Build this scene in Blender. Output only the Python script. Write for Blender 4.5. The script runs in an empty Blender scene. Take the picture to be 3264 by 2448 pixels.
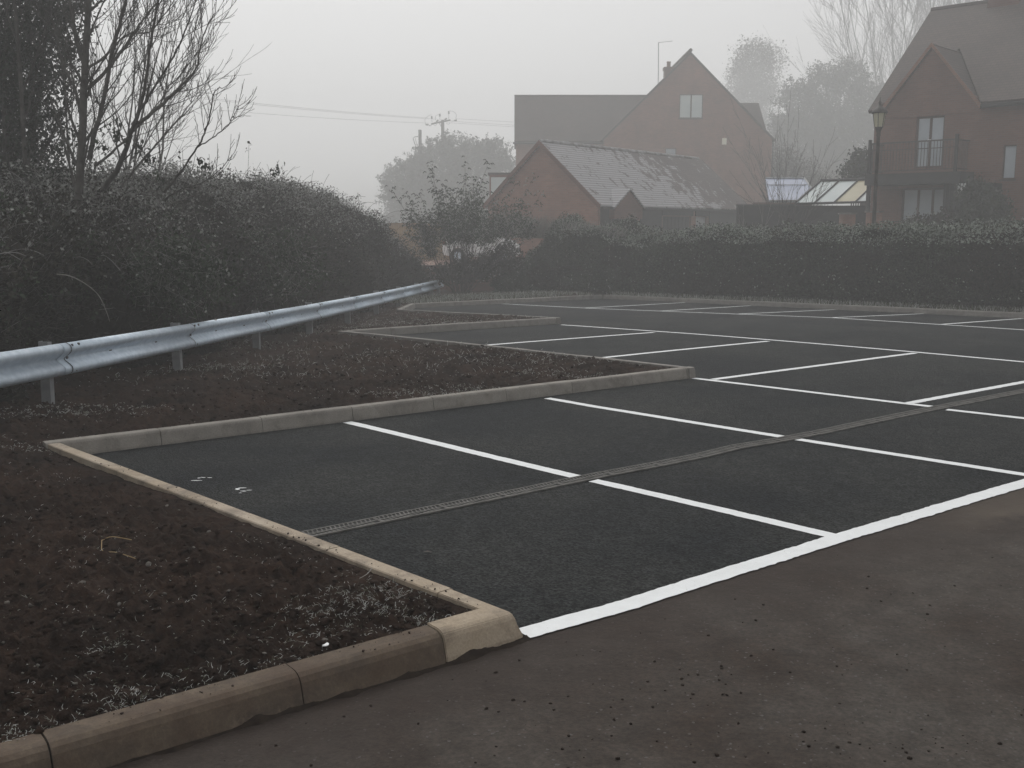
import bpy, bmesh, math, random
import numpy as np
from mathutils import Vector, Matrix
random.seed(7); RNG = np.random.default_rng(7)
SC = bpy.context.scene; COL = SC.collection
R = math.radians

# ------------------------------------------------------------------ camera, sky, sun, exposure
CX, CY, F, HOR, HC = 1632.0, 1224.0, 3300.0, 716.0, 1.85
PITCH = math.atan((CY-HOR)/F)
cam_d = bpy.data.cameras.new('Camera'); cam = bpy.data.objects.new('camera', cam_d); COL.objects.link(cam)
cam.location = (0, 0, HC); cam.rotation_euler = (math.pi/2-PITCH, 0, 0)
cam_d.sensor_width = 36; cam_d.lens = F/3264*36; cam_d.clip_end = 2000; cam_d.clip_start = .05
SC.camera = cam
W = bpy.data.worlds.new('World'); SC.world = W; W.use_nodes = True
nt = W.node_tree; bg = nt.nodes['Background']
sky = nt.nodes.new('ShaderNodeTexSky'); sky.sky_type = 'NISHITA'; sky.sun_disc = False
SUN_EL, SUN_ROT = R(50), R(-15)
sky.sun_elevation = SUN_EL; sky.sun_rotation = SUN_ROT; sky.dust_density = 7; sky.air_density = 1; sky.ozone_density = 1
hs = nt.nodes.new('ShaderNodeHueSaturation'); hs.inputs['Saturation'].default_value = .10
gm_ = nt.nodes.new('ShaderNodeGamma'); gm_.inputs[1].default_value = .30      # an even, overcast dome
sc_ = nt.nodes.new('ShaderNodeVectorMath'); sc_.operation = 'SCALE'; sc_.inputs['Scale'].default_value = 4.0
nt.links.new(sky.outputs[0], gm_.inputs[0]); nt.links.new(gm_.outputs[0], sc_.inputs[0])
nt.links.new(sc_.outputs[0], hs.inputs['Color'])
nt.links.new(hs.outputs[0], bg.inputs[0]); bg.inputs[1].default_value = .105
sun_d = bpy.data.lights.new('Sun', 'SUN'); sun = bpy.data.objects.new('sun', sun_d); COL.objects.link(sun)
sun_d.energy = 1.0; sun_d.angle = R(25); sun_d.color = (1, .97, .93)
sdir = Vector((math.sin(SUN_ROT)*math.cos(SUN_EL), math.cos(SUN_ROT)*math.cos(SUN_EL), math.sin(SUN_EL)))
sun.rotation_euler = sdir.to_track_quat('Z', 'Y').to_euler(); sun.location = (0, 0, 40)
SC.view_settings.view_transform = 'Standard'; SC.view_settings.look = 'None'
SC.view_settings.exposure = 0.2; SC.view_settings.gamma = 1
SC.cycles.volume_bounces = 4

# ------------------------------------------------------------------ ground shape and pixel rays
def gz(y):
    """height of the tarmac surface: level near, falling 3% beyond about 16 m"""
    t = (y-16.0)/1.5
    sp = np.where(t > 20, t, np.log1p(np.exp(np.clip(t, -30, 20))))
    return -0.03*1.5*sp
def gzf(y): return float(gz(np.float64(y)))
_c, _s = math.cos(PITCH), math.sin(PITCH)
def ray(px, py):
    up = -(py-CY)
    return Vector((px-CX, _c*F+_s*up, -_s*F+_c*up))
def at(px, py, Y):
    d = ray(px, py); return Vector((0, 0, HC)) + d*(Y/d.y)
def gp(px, py, dz=0.0):
    d = ray(px, py); Y = 8.0
    for _ in range(400):
        z = gzf(Y)+dz; Yn = (z-HC)/d.z*d.y; Y += (Yn-Y)*.4
    p = Vector((0, 0, HC)) + d*(Y/d.y); return p
def V2(p): return np.array([p[0], p[1]])

# ------------------------------------------------------------------ helpers
def tag(o, label=None, cat=None, group=None, kind=None):
    if label: o['label'] = label
    if cat: o['category'] = cat
    if group: o['group'] = group
    if kind: o['kind'] = kind
    return o
def empty(name, loc=(0, 0, 0), rz=0, **k):
    o = bpy.data.objects.new(name, None); COL.objects.link(o); o.location = loc; o.rotation_euler = (0, 0, rz)
    o.empty_display_size = .2
    return tag(o, **k)
class MB:
    def __init__(s): s.v = []; s.f = []; s.m = []
    def add(s, vs, fs, mi=0):
        n = len(s.v); s.v += [tuple(v) for v in vs]; s.f += [tuple(i+n for i in f) for f in fs]; s.m += [mi]*len(fs); return s
    def box(s, x0, x1, y0, y1, z0, z1, mi=0):
        vs = [(x, y, z) for z in (z0, z1) for y in (y0, y1) for x in (x0, x1)]
        return s.add(vs, [(0, 2, 3, 1), (4, 5, 7, 6), (0, 1, 5, 4), (2, 6, 7, 3), (0, 4, 6, 2), (1, 3, 7, 5)], mi)
    def prism(s, base, vec, mi=0):
        """closed prism: polygon base (3d points) extruded by vec"""
        n = len(base); vec = Vector(vec); top = [Vector(b)+vec for b in base]
        fs = [tuple(range(n))[::-1], tuple(range(n, 2*n))] + [(i, (i+1) % n, n+(i+1) % n, n+i) for i in range(n)]
        return s.add([Vector(b) for b in base]+top, fs, mi)
    def slab(s, quad, th, mi=0):
        q = [Vector(p) for p in quad]; n = (q[1]-q[0]).cross(q[2]-q[0]).normalized()
        return s.prism(q, n*th, mi)
    def tube(s, pts, rad, sides=6, mi=0, cap=True):
        pts = [Vector(p) for p in pts]; n = len(pts)
        if not hasattr(rad, '__len__'): rad = [rad]*n
        prev = None; vs = []
        for i, p in enumerate(pts):
            d = (pts[min(i+1, n-1)]-pts[max(i-1, 0)])
            d = d.normalized() if d.length > 1e-9 else Vector((0, 0, 1))
            a = Vector((0, 0, 1)) if abs(d.z) < .9 else Vector((1, 0, 0))
            if prev is not None and prev.cross(d).length > .1: a = prev
            u = (a-d*a.dot(d)).normalized(); w = d.cross(u); prev = u
            for k in range(sides):
                t = 2*math.pi*k/sides; vs.append(p+(u*math.cos(t)+w*math.sin(t))*rad[i])
        fs = [(i*sides+k, i*sides+(k+1) % sides, (i+1)*sides+(k+1) % sides, (i+1)*sides+k) for i in range(n-1) for k in range(sides)]
        if cap: fs += [tuple(range(sides))[::-1], tuple((n-1)*sides+k for k in range(sides))]
        return s.add(vs, fs, mi)
    def lathe(s, c, prof, sides=16, mi=0):
        vs = []; c = Vector(c)
        for r, z in prof:
            for k in range(sides):
                t = 2*math.pi*k/sides; vs.append(c+Vector((r*math.cos(t), r*math.sin(t), z)))
        n = len(prof)
        fs = [(i*sides+k, i*sides+(k+1) % sides, (i+1)*sides+(k+1) % sides, (i+1)*sides+k) for i in range(n-1) for k in range(sides)]
        fs += [tuple(range(sides))[::-1], tuple((n-1)*sides+k for k in range(sides))]
        return s.add(vs, fs, mi)
    def build(s, name, mats, parent=None, smooth=False, bevel=0, loc=None, **k):
        me = bpy.data.meshes.new(name); me.from_pydata(s.v, [], s.f)
        for m in (mats if isinstance(mats, (list, tuple)) else [mats]): me.materials.append(m)
        if any(s.m): me.polygons.foreach_set('material_index', s.m)
        if smooth: me.polygons.foreach_set('use_smooth', [True]*len(s.f))
        me.update()
        bm = bmesh.new(); bm.from_mesh(me); bmesh.ops.recalc_face_normals(bm, faces=bm.faces)
        if bevel:
            bmesh.ops.bevel(bm, geom=[e for e in bm.edges if e.is_manifold and e.calc_face_angle(0) > .5], offset=bevel, segments=2, affect='EDGES', clamp_overlap=True)
        bm.to_mesh(me); bm.free()
        o = bpy.data.objects.new(name, me); COL.objects.link(o)
        if parent: o.parent = parent
        if loc is not None: o.location = loc
        return tag(o, **k)
def npmesh(name, V, Fq, mats, parent=None, mi=None, smooth=False, **k):
    """mesh from numpy verts and an (n,4) or (n,3) face array"""
    me = bpy.data.meshes.new(name); n = len(Fq); w = Fq.shape[1]
    me.vertices.add(len(V)); me.vertices.foreach_set('co', np.ascontiguousarray(V, np.float32).ravel())
    me.loops.add(n*w); me.loops.foreach_set('vertex_index', np.ascontiguousarray(Fq, np.int32).ravel())
    me.polygons.add(n); me.polygons.foreach_set('loop_start', np.arange(0, n*w, w, dtype=np.int32))
    for m in (mats if isinstance(mats, (list, tuple)) else [mats]): me.materials.append(m)
    if mi is not None: me.polygons.foreach_set('material_index', np.ascontiguousarray(mi, np.int32))
    if smooth: me.polygons.foreach_set('use_smooth', np.ones(n, bool))
    me.update(calc_edges=True); me.validate()
    o = bpy.data.objects.new(name, me); COL.objects.link(o)
    if parent: o.parent = parent
    return tag(o, **k)
def copy_tree(o, parent=None):
    c = o.copy(); COL.objects.link(c); c.parent = parent
    for ch in list(o.children): copy_tree(ch, c)
    return c
def cut(o, boxes):
    """cut box openings (x0,x1,y0,y1,z0,z1) out of o"""
    mb = MB()
    for b in boxes: mb.box(*b)
    c = mb.build('cutter', [], o.parent)
    bpy.context.view_layer.update()
    m = o.modifiers.new('b', 'BOOLEAN'); m.operation = 'DIFFERENCE'; m.object = c; m.solver = 'EXACT'
    dg = bpy.context.evaluated_depsgraph_get(); me = bpy.data.meshes.new_from_object(o.evaluated_get(dg))
    o.modifiers.clear(); o.data = me
    bpy.data.objects.remove(c)

# value noise
_T = RNG.random((256, 256))
def vnoise(x, y):
    xi = np.floor(x).astype(int); yi = np.floor(y).astype(int); fx = x-xi; fy = y-yi
    fx = fx*fx*(3-2*fx); fy = fy*fy*(3-2*fy); g = lambda a, b: _T[a & 255, b & 255]
    return (g(xi, yi)*(1-fx)+g(xi+1, yi)*fx)*(1-fy)+(g(xi, yi+1)*(1-fx)+g(xi+1, yi+1)*fx)*fy
def fbm(x, y, o=4):
    s = 0; a = 1; t = 0
    for i in range(o): s = s+a*vnoise(x*2**i+17*i, y*2**i+31*i); t += a; a *= .55
    return s/t

# ------------------------------------------------------------------ materials
def mat(name, base, rough=.8, metal=0, c2=None, scale=5, detail=6, bump=0, bscale=None, bdist=.01, lo=.35, hi=.65, spec=None, coord='Object', extra=None):
    m = bpy.data.materials.new(name); m.use_nodes = True; N = m.node_tree.nodes; L = m.node_tree.links
    b = N['Principled BSDF']; b.inputs['Roughness'].default_value = rough; b.inputs['Metallic'].default_value = metal
    if spec is not None: b.inputs['Specular IOR Level'].default_value = spec
    b.inputs['Base Color'].default_value = (*base, 1)
    tc = N.new('ShaderNodeTexCoord'); col = None
    if c2 is not None:
        n = N.new('ShaderNodeTexNoise'); n.inputs['Scale'].default_value = scale; n.inputs['Detail'].default_value = detail
        L.new(tc.outputs[coord], n.inputs['Vector'])
        r = N.new('ShaderNodeValToRGB'); r.color_ramp.elements[0].position = lo; r.color_ramp.elements[1].position = hi
        r.color_ramp.elements[0].color = (*base, 1); r.color_ramp.elements[1].color = (*c2, 1)
        L.new(n.outputs[0], r.inputs[0]); L.new(r.outputs[0], b.inputs['Base Color']); col = r.outputs[0]
    if bump:
        n2 = N.new('ShaderNodeTexNoise'); n2.inputs['Scale'].default_value = bscale or scale*4; n2.inputs['Detail'].default_value = 6
        L.new(tc.outputs[coord], n2.inputs['Vector'])
        bp = N.new('ShaderNodeBump'); bp.inputs['Strength'].default_value = bump; bp.inputs['Distance'].default_value = bdist
        L.new(n2.outputs[0], bp.inputs['Height']); L.new(bp.outputs[0], b.inputs['Normal'])
    if extra: extra(m, N, L, b, tc, col)
    return m
def ramp(N, L, src, p0, p1, c0=(0, 0, 0), c1=(1, 1, 1)):
    r = N.new('ShaderNodeValToRGB'); r.color_ramp.elements[0].position = p0; r.color_ramp.elements[1].position = p1
    r.color_ramp.elements[0].color = (*c0, 1); r.color_ramp.elements[1].color = (*c1, 1); L.new(src, r.inputs[0]); return r.outputs[0]
def noise(N, L, vec, scale, detail=5, rough=.5, dist=0):
    n = N.new('ShaderNodeTexNoise'); n.inputs['Scale'].default_value = scale; n.inputs['Detail'].default_value = detail
    n.inputs['Roughness'].default_value = rough; n.inputs['Distortion'].default_value = dist; L.new(vec, n.inputs['Vector']); return n.outputs[0]
def voro(N, L, vec, scale, out=0, feature='F1'):
    n = N.new('ShaderNodeTexVoronoi'); n.feature = feature; n.inputs['Scale'].default_value = scale; L.new(vec, n.inputs['Vector']); return n.outputs[out]
def mix(N, L, f, a, b, mode='MIX'):
    n = N.new('ShaderNodeMix'); n.data_type = 'RGBA'; n.blend_type = mode
    for i, x in ((0, f), (6, a), (7, b)):
        if isinstance(x, (int, float)): n.inputs[i].default_value = x
        elif isinstance(x, tuple): n.inputs[i].default_value = (*x, 1)
        else: L.new(x, n.inputs[i])
    return n.outputs[2]
def mth(N, L, op, a, b=0, c=None):
    n = N.new('ShaderNodeMath'); n.operation = op
    for i, x in enumerate((a, b) if c is None else (a, b, c)):
        if isinstance(x, (int, float)): n.inputs[i].default_value = x
        else: L.new(x, n.inputs[i])
    return n.outputs[0]
def setbump(N, L, b, h, strength, dist):
    bp = N.new('ShaderNodeBump'); bp.inputs['Strength'].default_value = strength; bp.inputs['Distance'].default_value = dist
    L.new(h, bp.inputs['Height']); L.new(bp.outputs[0], b.inputs['Normal'])

def x_asphalt(m, N, L, b, tc, col):
    v = tc.outputs['Object']
    cell = voro(N, L, v, 82, 1)                                   # each stone its own shade
    sep = N.new('ShaderNodeSeparateColor'); L.new(cell, sep.inputs[0])
    stone = ramp(N, L, sep.outputs[0], .15, 1, (.0045, .0056, .0066), (.026, .0295, .0320))
    big = ramp(N, L, noise(N, L, v, .55, 7, .62, .3), .38, .64)
    c = mix(N, L, big, stone, mix(N, L, 1.0, stone, (2.15, 1.95, 1.7), 'MULTIPLY'))
    fine = ramp(N, L, noise(N, L, v, 9, 4), .3, .75, (.75, .75, .75), (1.25, 1.25, 1.25))
    c = mix(N, L, 1.0, c, fine, 'MULTIPLY')
    sp = ramp(N, L, voro(N, L, v, 26), .0, .045, (1, 1, 1), (0, 0, 0))
    pick = ramp(N, L, noise(N, L, v, 40, 0), .58, .6)
    c = mix(N, L, mth(N, L, 'MULTIPLY', sp, pick), c, (.16, .16, .155))
    # dried mud tracked on beside the front line, to the right
    mp = N.new('ShaderNodeSeparateXYZ'); L.new(v, mp.inputs[0])
    d = mth(N, L, 'ADD', mth(N, L, 'MULTIPLY', mp.outputs[0], .80), mth(N, L, 'MULTIPLY', mp.outputs[1], -.60))
    nz = noise(N, L, v, 2.2, 8, .65)
    dm = mth(N, L, 'ADD', d, mth(N, L, 'MULTIPLY', nz, 1.8))
    mud = ramp(N, L, mth(N, L, 'MULTIPLY', dm, .25), .12, .34)
    xs = ramp(N, L, mth(N, L, 'MULTIPLY', mp.outputs[0], .2), .48, .68)
    mudn = ramp(N, L, noise(N, L, v, 14, 6, .7), .38, .62)
    c = mix(N, L, mth(N, L, 'MULTIPLY', mth(N, L, 'MULTIPLY', mth(N, L, 'MULTIPLY', mud, xs), mudn), .75), c, (.085, .068, .05))
    L.new(c, b.inputs['Base Color'])
    h = mth(N, L, 'ADD', voro(N, L, v, 82), mth(N, L, 'MULTIPLY', noise(N, L, v, 45, 3), .7))
    setbump(N, L, b, h, .8, .009)
def x_road(m, N, L, b, tc, col):
    v = tc.outputs['Object']
    c = ramp(N, L, noise(N, L, v, .9, 7, .62, .4), .36, .64, (.029, .0195, .014), (.057, .050, .044))
    n2 = ramp(N, L, noise(N, L, v, 6, 8, .7), .3, .7, (.6, .58, .56), (1.3, 1.3, 1.3))
    c = mix(N, L, 1.0, c, n2, 'MULTIPLY')
    n3 = ramp(N, L, noise(N, L, v, 42, 6, .75), .3, .7, (.55, .55, .55), (1.45, 1.42, 1.38))
    c = mix(N, L, 1.0, c, n3, 'MULTIPLY')
    cell = voro(N, L, v, 110, 1); sep = N.new('ShaderNodeSeparateColor'); L.new(cell, sep.inputs[0])
    c = mix(N, L, ramp(N, L, sep.outputs[0], .985, .99), c, (.085, .08, .075))
    dk = ramp(N, L, voro(N, L, v, 17), .05, .14, (1, 1, 1), (0, 0, 0)); pk = ramp(N, L, noise(N, L, v, 3.5, 2), .55, .62)
    c = mix(N, L, mth(N, L, 'MULTIPLY', dk, pk), c, (.022, .017, .014))
    sx = N.new('ShaderNodeSeparateXYZ'); L.new(v, sx.inputs[0]); nn = -sF
    d = mth(N, L, 'ADD', mth(N, L, 'MULTIPLY', sx.outputs[0], float(nn[0])), mth(N, L, 'MULTIPLY', sx.outputs[1], float(nn[1])))
    d = mth(N, L, 'ADD', mth(N, L, 'SUBTRACT', d, float(nn@C_F0)), mth(N, L, 'MULTIPLY', noise(N, L, v, 1.6, 6, .6), -1.0))
    du = mth(N, L, 'SUBTRACT', mth(N, L, 'ADD', mth(N, L, 'MULTIPLY', sx.outputs[0], float(nn[0])), mth(N, L, 'MULTIPLY', sx.outputs[1], float(nn[1]))), float(nn@C_F0))
    da = mth(N, L, 'SUBTRACT', mth(N, L, 'ADD', mth(N, L, 'MULTIPLY', sx.outputs[0], float(dF[0])), mth(N, L, 'MULTIPLY', sx.outputs[1], float(dF[1]))), float(dF@C_F0))
    dust = ramp(N, L, mth(N, L, 'ADD', du, mth(N, L, 'MULTIPLY', noise(N, L, v, 3.5, 6, .65), -.55)), .0, .12, (1, 1, 1), (0, 0, 0))
    al = mth(N, L, 'MULTIPLY', ramp(N, L, mth(N, L, 'MULTIPLY', da, .1), .30, .37), ramp(N, L, mth(N, L, 'MULTIPLY', da, .1), .56, .70, (1, 1, 1), (0, 0, 0)))
    c = mix(N, L, mth(N, L, 'MULTIPLY', mth(N, L, 'MULTIPLY', dust, al), .8), c, (.125, .10, .075))
    kerb_band = ramp(N, L, mth(N, L, 'ADD', d, .5), .0, .75, (1, 1, 1), (0, 0, 0))  # darker brown band along the kerb line
    c = mix(N, L, mth(N, L, 'MULTIPLY', kerb_band, .72), c, (.026, .017, .013))
    L.new(c, b.inputs['Base Color'])
    h = mth(N, L, 'ADD', mth(N, L, 'MULTIPLY', noise(N, L, v, 70, 5, .7), .6), noise(N, L, v, 14, 5))
    setbump(N, L, b, h, .6, .012)
def x_soil(m, N, L, b, tc, col):
    v = tc.outputs['Object']
    c = ramp(N, L, noise(N, L, v, 1.3, 8, .65), .32, .68, (.010, .0060, .0043), (.035, .0212, .0150))
    c = mix(N, L, 1.0, c, ramp(N, L, noise(N, L, v, 22, 6, .7), .3, .7, (.5, .5, .5), (1.75, 1.65, 1.55)), 'MULTIPLY')
    st = ramp(N, L, voro(N, L, v, 38), .12, .2, (1, 1, 1), (0, 0, 0)); pk = ramp(N, L, noise(N, L, v, 7, 3), .56, .63)
    c = mix(N, L, mth(N, L, 'MULTIPLY', st, pk), c, (.07, .06, .052))
    fr = ramp(N, L, noise(N, L, v, 55, 5, .75), .60, .70); pf = ramp(N, L, noise(N, L, v, .8, 5, .6), .50, .66)
    c = mix(N, L, mth(N, L, 'MULTIPLY', mth(N, L, 'MULTIPLY', fr, pf), .5), c, (.22, .22, .215))
    L.new(c, b.inputs['Base Color'])
    h = mth(N, L, 'ADD', mth(N, L, 'MULTIPLY', noise(N, L, v, 60, 6, .7), .5), noise(N, L, v, 18, 6, .65))
    setbump(N, L, b, h, 1.0, .03)
def x_kerb(dirt):
    def f(m, N, L, b, tc, col):
        v = tc.outputs['Object']
        g = mix(N, L, 1.0, col, ramp(N, L, noise(N, L, v, 90, 3, .7), .3, .7, (.8, .8, .8), (1.15, 1.15, 1.15)), 'MULTIPLY')
        st = ramp(N, L, noise(N, L, v, 5, 8, .7, .5), .5-.12*dirt, .68-.1*dirt)
        g = mix(N, L, mth(N, L, 'MULTIPLY', st, .35+.5*dirt), g, (.045, .032, .024))
        if dirt > .5:
            wr = ramp(N, L, noise(N, L, v, 4.5, 7, .75, .1), .54, .68); g = mix(N, L, mth(N, L, 'MULTIPLY', wr, .65), g, (.22, .17, .12))
            gr = ramp(N, L, noise(N, L, v, 1.7, 4, .6), .6, .72); g = mix(N, L, mth(N, L, 'MULTIPLY', gr, .6), g, (.04, .042, .02))
        L.new(g, b.inputs['Base Color']); setbump(N, L, b, noise(N, L, v, 60, 5, .7), .35, .006)
    return f
def brickmat(name, c1, c2, mortar, sx=.225, sz=.075, var=.25):
    def f(m, N, L, b, tc, col):
        sp = N.new('ShaderNodeSeparateXYZ'); L.new(tc.outputs['Object'], sp.inputs[0])
        cb = N.new('ShaderNodeCombineXYZ'); L.new(mth(N, L, 'ADD', sp.outputs[0], sp.outputs[1]), cb.inputs[0]); L.new(sp.outputs[2], cb.inputs[1])
        br = N.new('ShaderNodeTexBrick'); L.new(cb.outputs[0], br.inputs['Vector'])
        br.inputs['Scale'].default_value = 1; br.inputs['Brick Width'].default_value = sx; br.inputs['Row Height'].default_value = sz
        br.inputs['Mortar Size'].default_value = .008; br.inputs['Color1'].default_value = (*c1, 1); br.inputs['Color2'].default_value = (*c2, 1)
        br.inputs['Mortar'].default_value = (*mortar, 1); br.offset = .5
        s = ramp(N, L, noise(N, L, tc.outputs['Object'], .7, 6, .6), .3, .7, (1-var, 1-var, 1-var), (1+var, 1+var*.9, 1+var*.8))
        c = mix(N, L, 1.0, br.outputs[0], s, 'MULTIPLY'); L.new(c, b.inputs['Base Color'])
        setbump(N, L, b, br.outputs['Fac'], -.5, .01)
    return mat(name, c1, .9, extra=f)
def roofmat(name, c1, c2, frost=0):
    def f(m, N, L, b, tc, col):
        sp = N.new('ShaderNodeSeparateXYZ'); L.new(tc.outputs['Object'], sp.inputs[0])
        cb = N.new('ShaderNodeCombineXYZ'); L.new(sp.outputs[0], cb.inputs[0]); L.new(sp.outputs[2], cb.inputs[1])
        br = N.new('ShaderNodeTexBrick'); L.new(cb.outputs[0], br.inputs['Vector']); br.inputs['Scale'].default_value = 1
        row = .105
        br.inputs['Brick Width'].default_value = .2; br.inputs['Row Height'].default_value = row; br.inputs['Mortar Size'].default_value = .006
        br.inputs['Color1'].default_value = (*c1, 1); br.inputs['Color2'].default_value = (*c2, 1); br.inputs['Mortar'].default_value = (.01, .01, .01, 1)
        c = br.outputs[0]
        saw = mth(N, L, 'FRACT', mth(N, L, 'DIVIDE', sp.outputs[2], row))
        s = ramp(N, L, noise(N, L, tc.outputs['Object'], .5, 6, .6), .3, .7, (.8, .8, .8), (1.25, 1.22, 1.2)); c = mix(N, L, 1.0, c, s, 'MULTIPLY')
        if frost:
            line = ramp(N, L, saw, .38, .6, (.38, .38, .38), (1, 1, 1))
            cell = N.new('ShaderNodeTexBrick'); L.new(cb.outputs[0], cell.inputs['Vector']); cell.inputs['Scale'].default_value = 1
            cell.inputs['Brick Width'].default_value = .4; cell.inputs['Row Height'].default_value = row*2; cell.inputs['Mortar Size'].default_value = 0
            cell.inputs['Color1'].default_value = (0, 0, 0, 1); cell.inputs['Color2'].default_value = (1, 1, 1, 1)
            pn = noise(N, L, cb.outputs[0], 1.9, 5, .7)
            pm = mth(N, L, 'ADD', pn, mth(N, L, 'MULTIPLY', cell.outputs[0], .10))
            # frost lies thick towards the near gable and thins out along the ridge
            fx = ramp(N, L, mth(N, L, 'ADD', mth(N, L, 'MULTIPLY', sp.outputs[0], .05), mth(N, L, 'MULTIPLY', sp.outputs[2], .075)), .55, .95)
            pat = ramp(N, L, mth(N, L, 'ADD', pm, mth(N, L, 'MULTIPLY', fx, .22)), .63, .66, (1, 1, 1), (0, 0, 0))
            c = mix(N, L, mth(N, L, 'MULTIPLY', mth(N, L, 'MULTIPLY', line, pat), frost), c, (.62, .64, .68))
        L.new(c, b.inputs['Base Color']); setbump(N, L, b, saw, -.6, .02)
    return mat(name, c1, .85, extra=f)

M = {}
M['asphalt'] = mat('asphalt', (.03, .03, .03), .78, spec=.07, extra=x_asphalt)
M['soil'] = mat('soil', (.03, .02, .015), .95, spec=.1, extra=x_soil)
M['clod'] = mat('clod', (.014, .0088, .0065), .95, c2=(.048, .031, .0235), scale=22, bump=.8, bscale=80, spec=.1)
M['crumb'] = mat('crumb', (.014, .010, .0075), .95, c2=(.034, .025, .019), scale=20, spec=.1)
M['stone'] = mat('stone', (.08, .072, .064), .9, c2=(.17, .155, .14), scale=6, spec=.2)
M['grass_ground'] = mat('grass_ground', (.045, .05, .032), .95, c2=(.10, .105, .085), scale=3, bump=.6, bscale=40, bdist=.03)
M['paving'] = brickmat('paving', (.24, .14, .11), (.20, .115, .09), (.12, .1, .09), .2, .1)
M['kerb'] = mat('kerb', (.19, .175, .155), .85, c2=(.26, .24, .21), scale=4, extra=x_kerb(0.12))
M['kerb_far'] = mat('kerb_far', (.17, .16, .145), .85, c2=(.23, .215, .195), scale=4, extra=x_kerb(0.1))
M['kerb_warm'] = mat('kerb_warm', (.33, .265, .19), .85, c2=(.40, .335, .26), scale=3, extra=x_kerb(0.36))
M['kerb_old'] = mat('kerb_old', (.080, .054, .036), .9, c2=(.15, .115, .08), scale=5, extra=x_kerb(.75))
def x_paint(m, N, L, b, tc, col):
    v = tc.outputs['Object']
    w = ramp(N, L, noise(N, L, v, 60, 6, .8), .58, .68); d = ramp(N, L, noise(N, L, v, 2.2, 4), .5, .66)
    c = mix(N, L, mth(N, L, 'MULTIPLY', mth(N, L, 'MULTIPLY', w, d), .85), (.78, .80, .81), (.16, .145, .13))
    s = ramp(N, L, noise(N, L, v, 8, 6, .7), .3, .8, (1, 1, 1), (.84, .84, .83)); c = mix(N, L, 1.0, c, s, 'MULTIPLY')
    L.new(c, b.inputs['Base Color']); setbump(N, L, b, noise(N, L, v, 120, 3), .3, .003)
M['paint'] = mat('paint', (.75, .76, .77), .6, extra=x_paint)
M['galv'] = mat('galv', (.52, .61, .70), .45, metal=.25, c2=(.66, .75, .84), scale=14, bump=.06, bscale=160, bdist=.002)
M['galv_dull'] = mat('galv_dull', (.26, .27, .28), .6, metal=.5, c2=(.36, .37, .38), scale=7)
M['bolt'] = mat('bolt', (.09, .09, .095), .6, metal=.5)
M['iron'] = mat('iron', (.035, .033, .032), .6, metal=.3, c2=(.075, .068, .06), scale=9)
M['grate'] = mat('grate', (.06, .058, .052), .8, metal=.0, c2=(.13, .125, .115), scale=8)
M['pit'] = mat('pit', (.006, .006, .006), .9)
M['bark'] = mat('bark', (.030, .026, .022), .9, c2=(.075, .07, .062), scale=9, bump=.5, bscale=40)
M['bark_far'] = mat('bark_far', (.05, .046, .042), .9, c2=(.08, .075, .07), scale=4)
M['twig_pale'] = mat('twig_pale', (.16, .15, .13), .9, c2=(.26, .25, .235), scale=6)
M['ivy'] = mat('ivy', (.009, .014, .008), .55, c2=(.03, .042, .024), scale=3, spec=.25)
M['ivy_frost'] = mat('ivy_frost', (.06, .065, .06), .8, c2=(.10, .11, .10), scale=3)
M['bramble'] = mat('bramble', (.012, .011, .007), .85, c2=(.032, .028, .018), scale=1.6, spec=.2)
M['bramble_green'] = mat('bramble_green', (.012, .022, .009), .7, c2=(.032, .052, .024), scale=2, spec=.2)
M['bramble_core'] = mat('bramble_core', (.010, .009, .007), 1, c2=(.02, .018, .015), scale=4, bump=1, bscale=15, bdist=.1, spec=0)
M['frost_twig'] = mat('frost_twig', (.10, .096, .092), .9, c2=(.25, .245, .24), scale=4)
M['frost_leaf'] = mat('frost_leaf', (.13, .135, .12), .9, c2=(.32, .325, .305), scale=3)
M['hedge'] = mat('hedge', (.008, .014, .006), .65, c2=(.03, .046, .022), scale=1.5, spec=.25)
M['hedge_frost'] = mat('hedge_frost', (.15, .18, .145), .9, c2=(.31, .345, .30), scale=2)
M['hedge_core'] = mat('hedge_core', (.008, .010, .007), 1, c2=(.02, .024, .016), scale=6, bump=1, bscale=20, bdist=.08, spec=0)
M['conifer'] = mat('conifer', (.022, .028, .02), .9, c2=(.05, .06, .045), scale=1)
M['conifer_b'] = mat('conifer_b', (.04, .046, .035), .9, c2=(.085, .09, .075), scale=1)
M['frost_grass'] = mat('frost_grass', (.24, .25, .22), .9, c2=(.62, .63, .62), scale=8)
M['green_grass'] = mat('green_grass', (.05, .06, .03), .9, c2=(.12, .12, .08), scale=8)
M['straw'] = mat('straw', (.28, .19, .08), .8, c2=(.36, .27, .14), scale=8)
M['brick'] = brickmat('brick', (.22, .092, .060), (.16, .064, .043), (.17, .13, .105))
M['brick_r'] = brickmat('brick_house', (.155, .070, .050), (.115, .050, .037), (.12, .095, .08))
M['brick_dark'] = brickmat('brick_dark', (.14, .058, .042), (.10, .042, .032), (.11, .085, .07))
M['brick_soft'] = brickmat('brick_soft', (.24, .11, .075), (.18, .08, .055), (.18, .14, .11))
M['roof'] = roofmat('roof', (.055, .042, .038), (.075, .055, .048))
M['roof_frost'] = roofmat('roof_frost', (.065, .052, .048), (.085, .065, .06), frost=.46)
M['ridge'] = mat('ridge', (.10, .085, .078), .9, c2=(.3, .3, .31), scale=3)
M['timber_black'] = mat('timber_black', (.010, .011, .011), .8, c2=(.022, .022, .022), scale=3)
M['frame_brown'] = mat('frame_brown', (.05, .028, .022), .6, c2=(.06, .035, .028), scale=5)
M['white'] = mat('white', (.75, .76, .77), .45, c2=(.7, .71, .72), scale=3)
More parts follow.
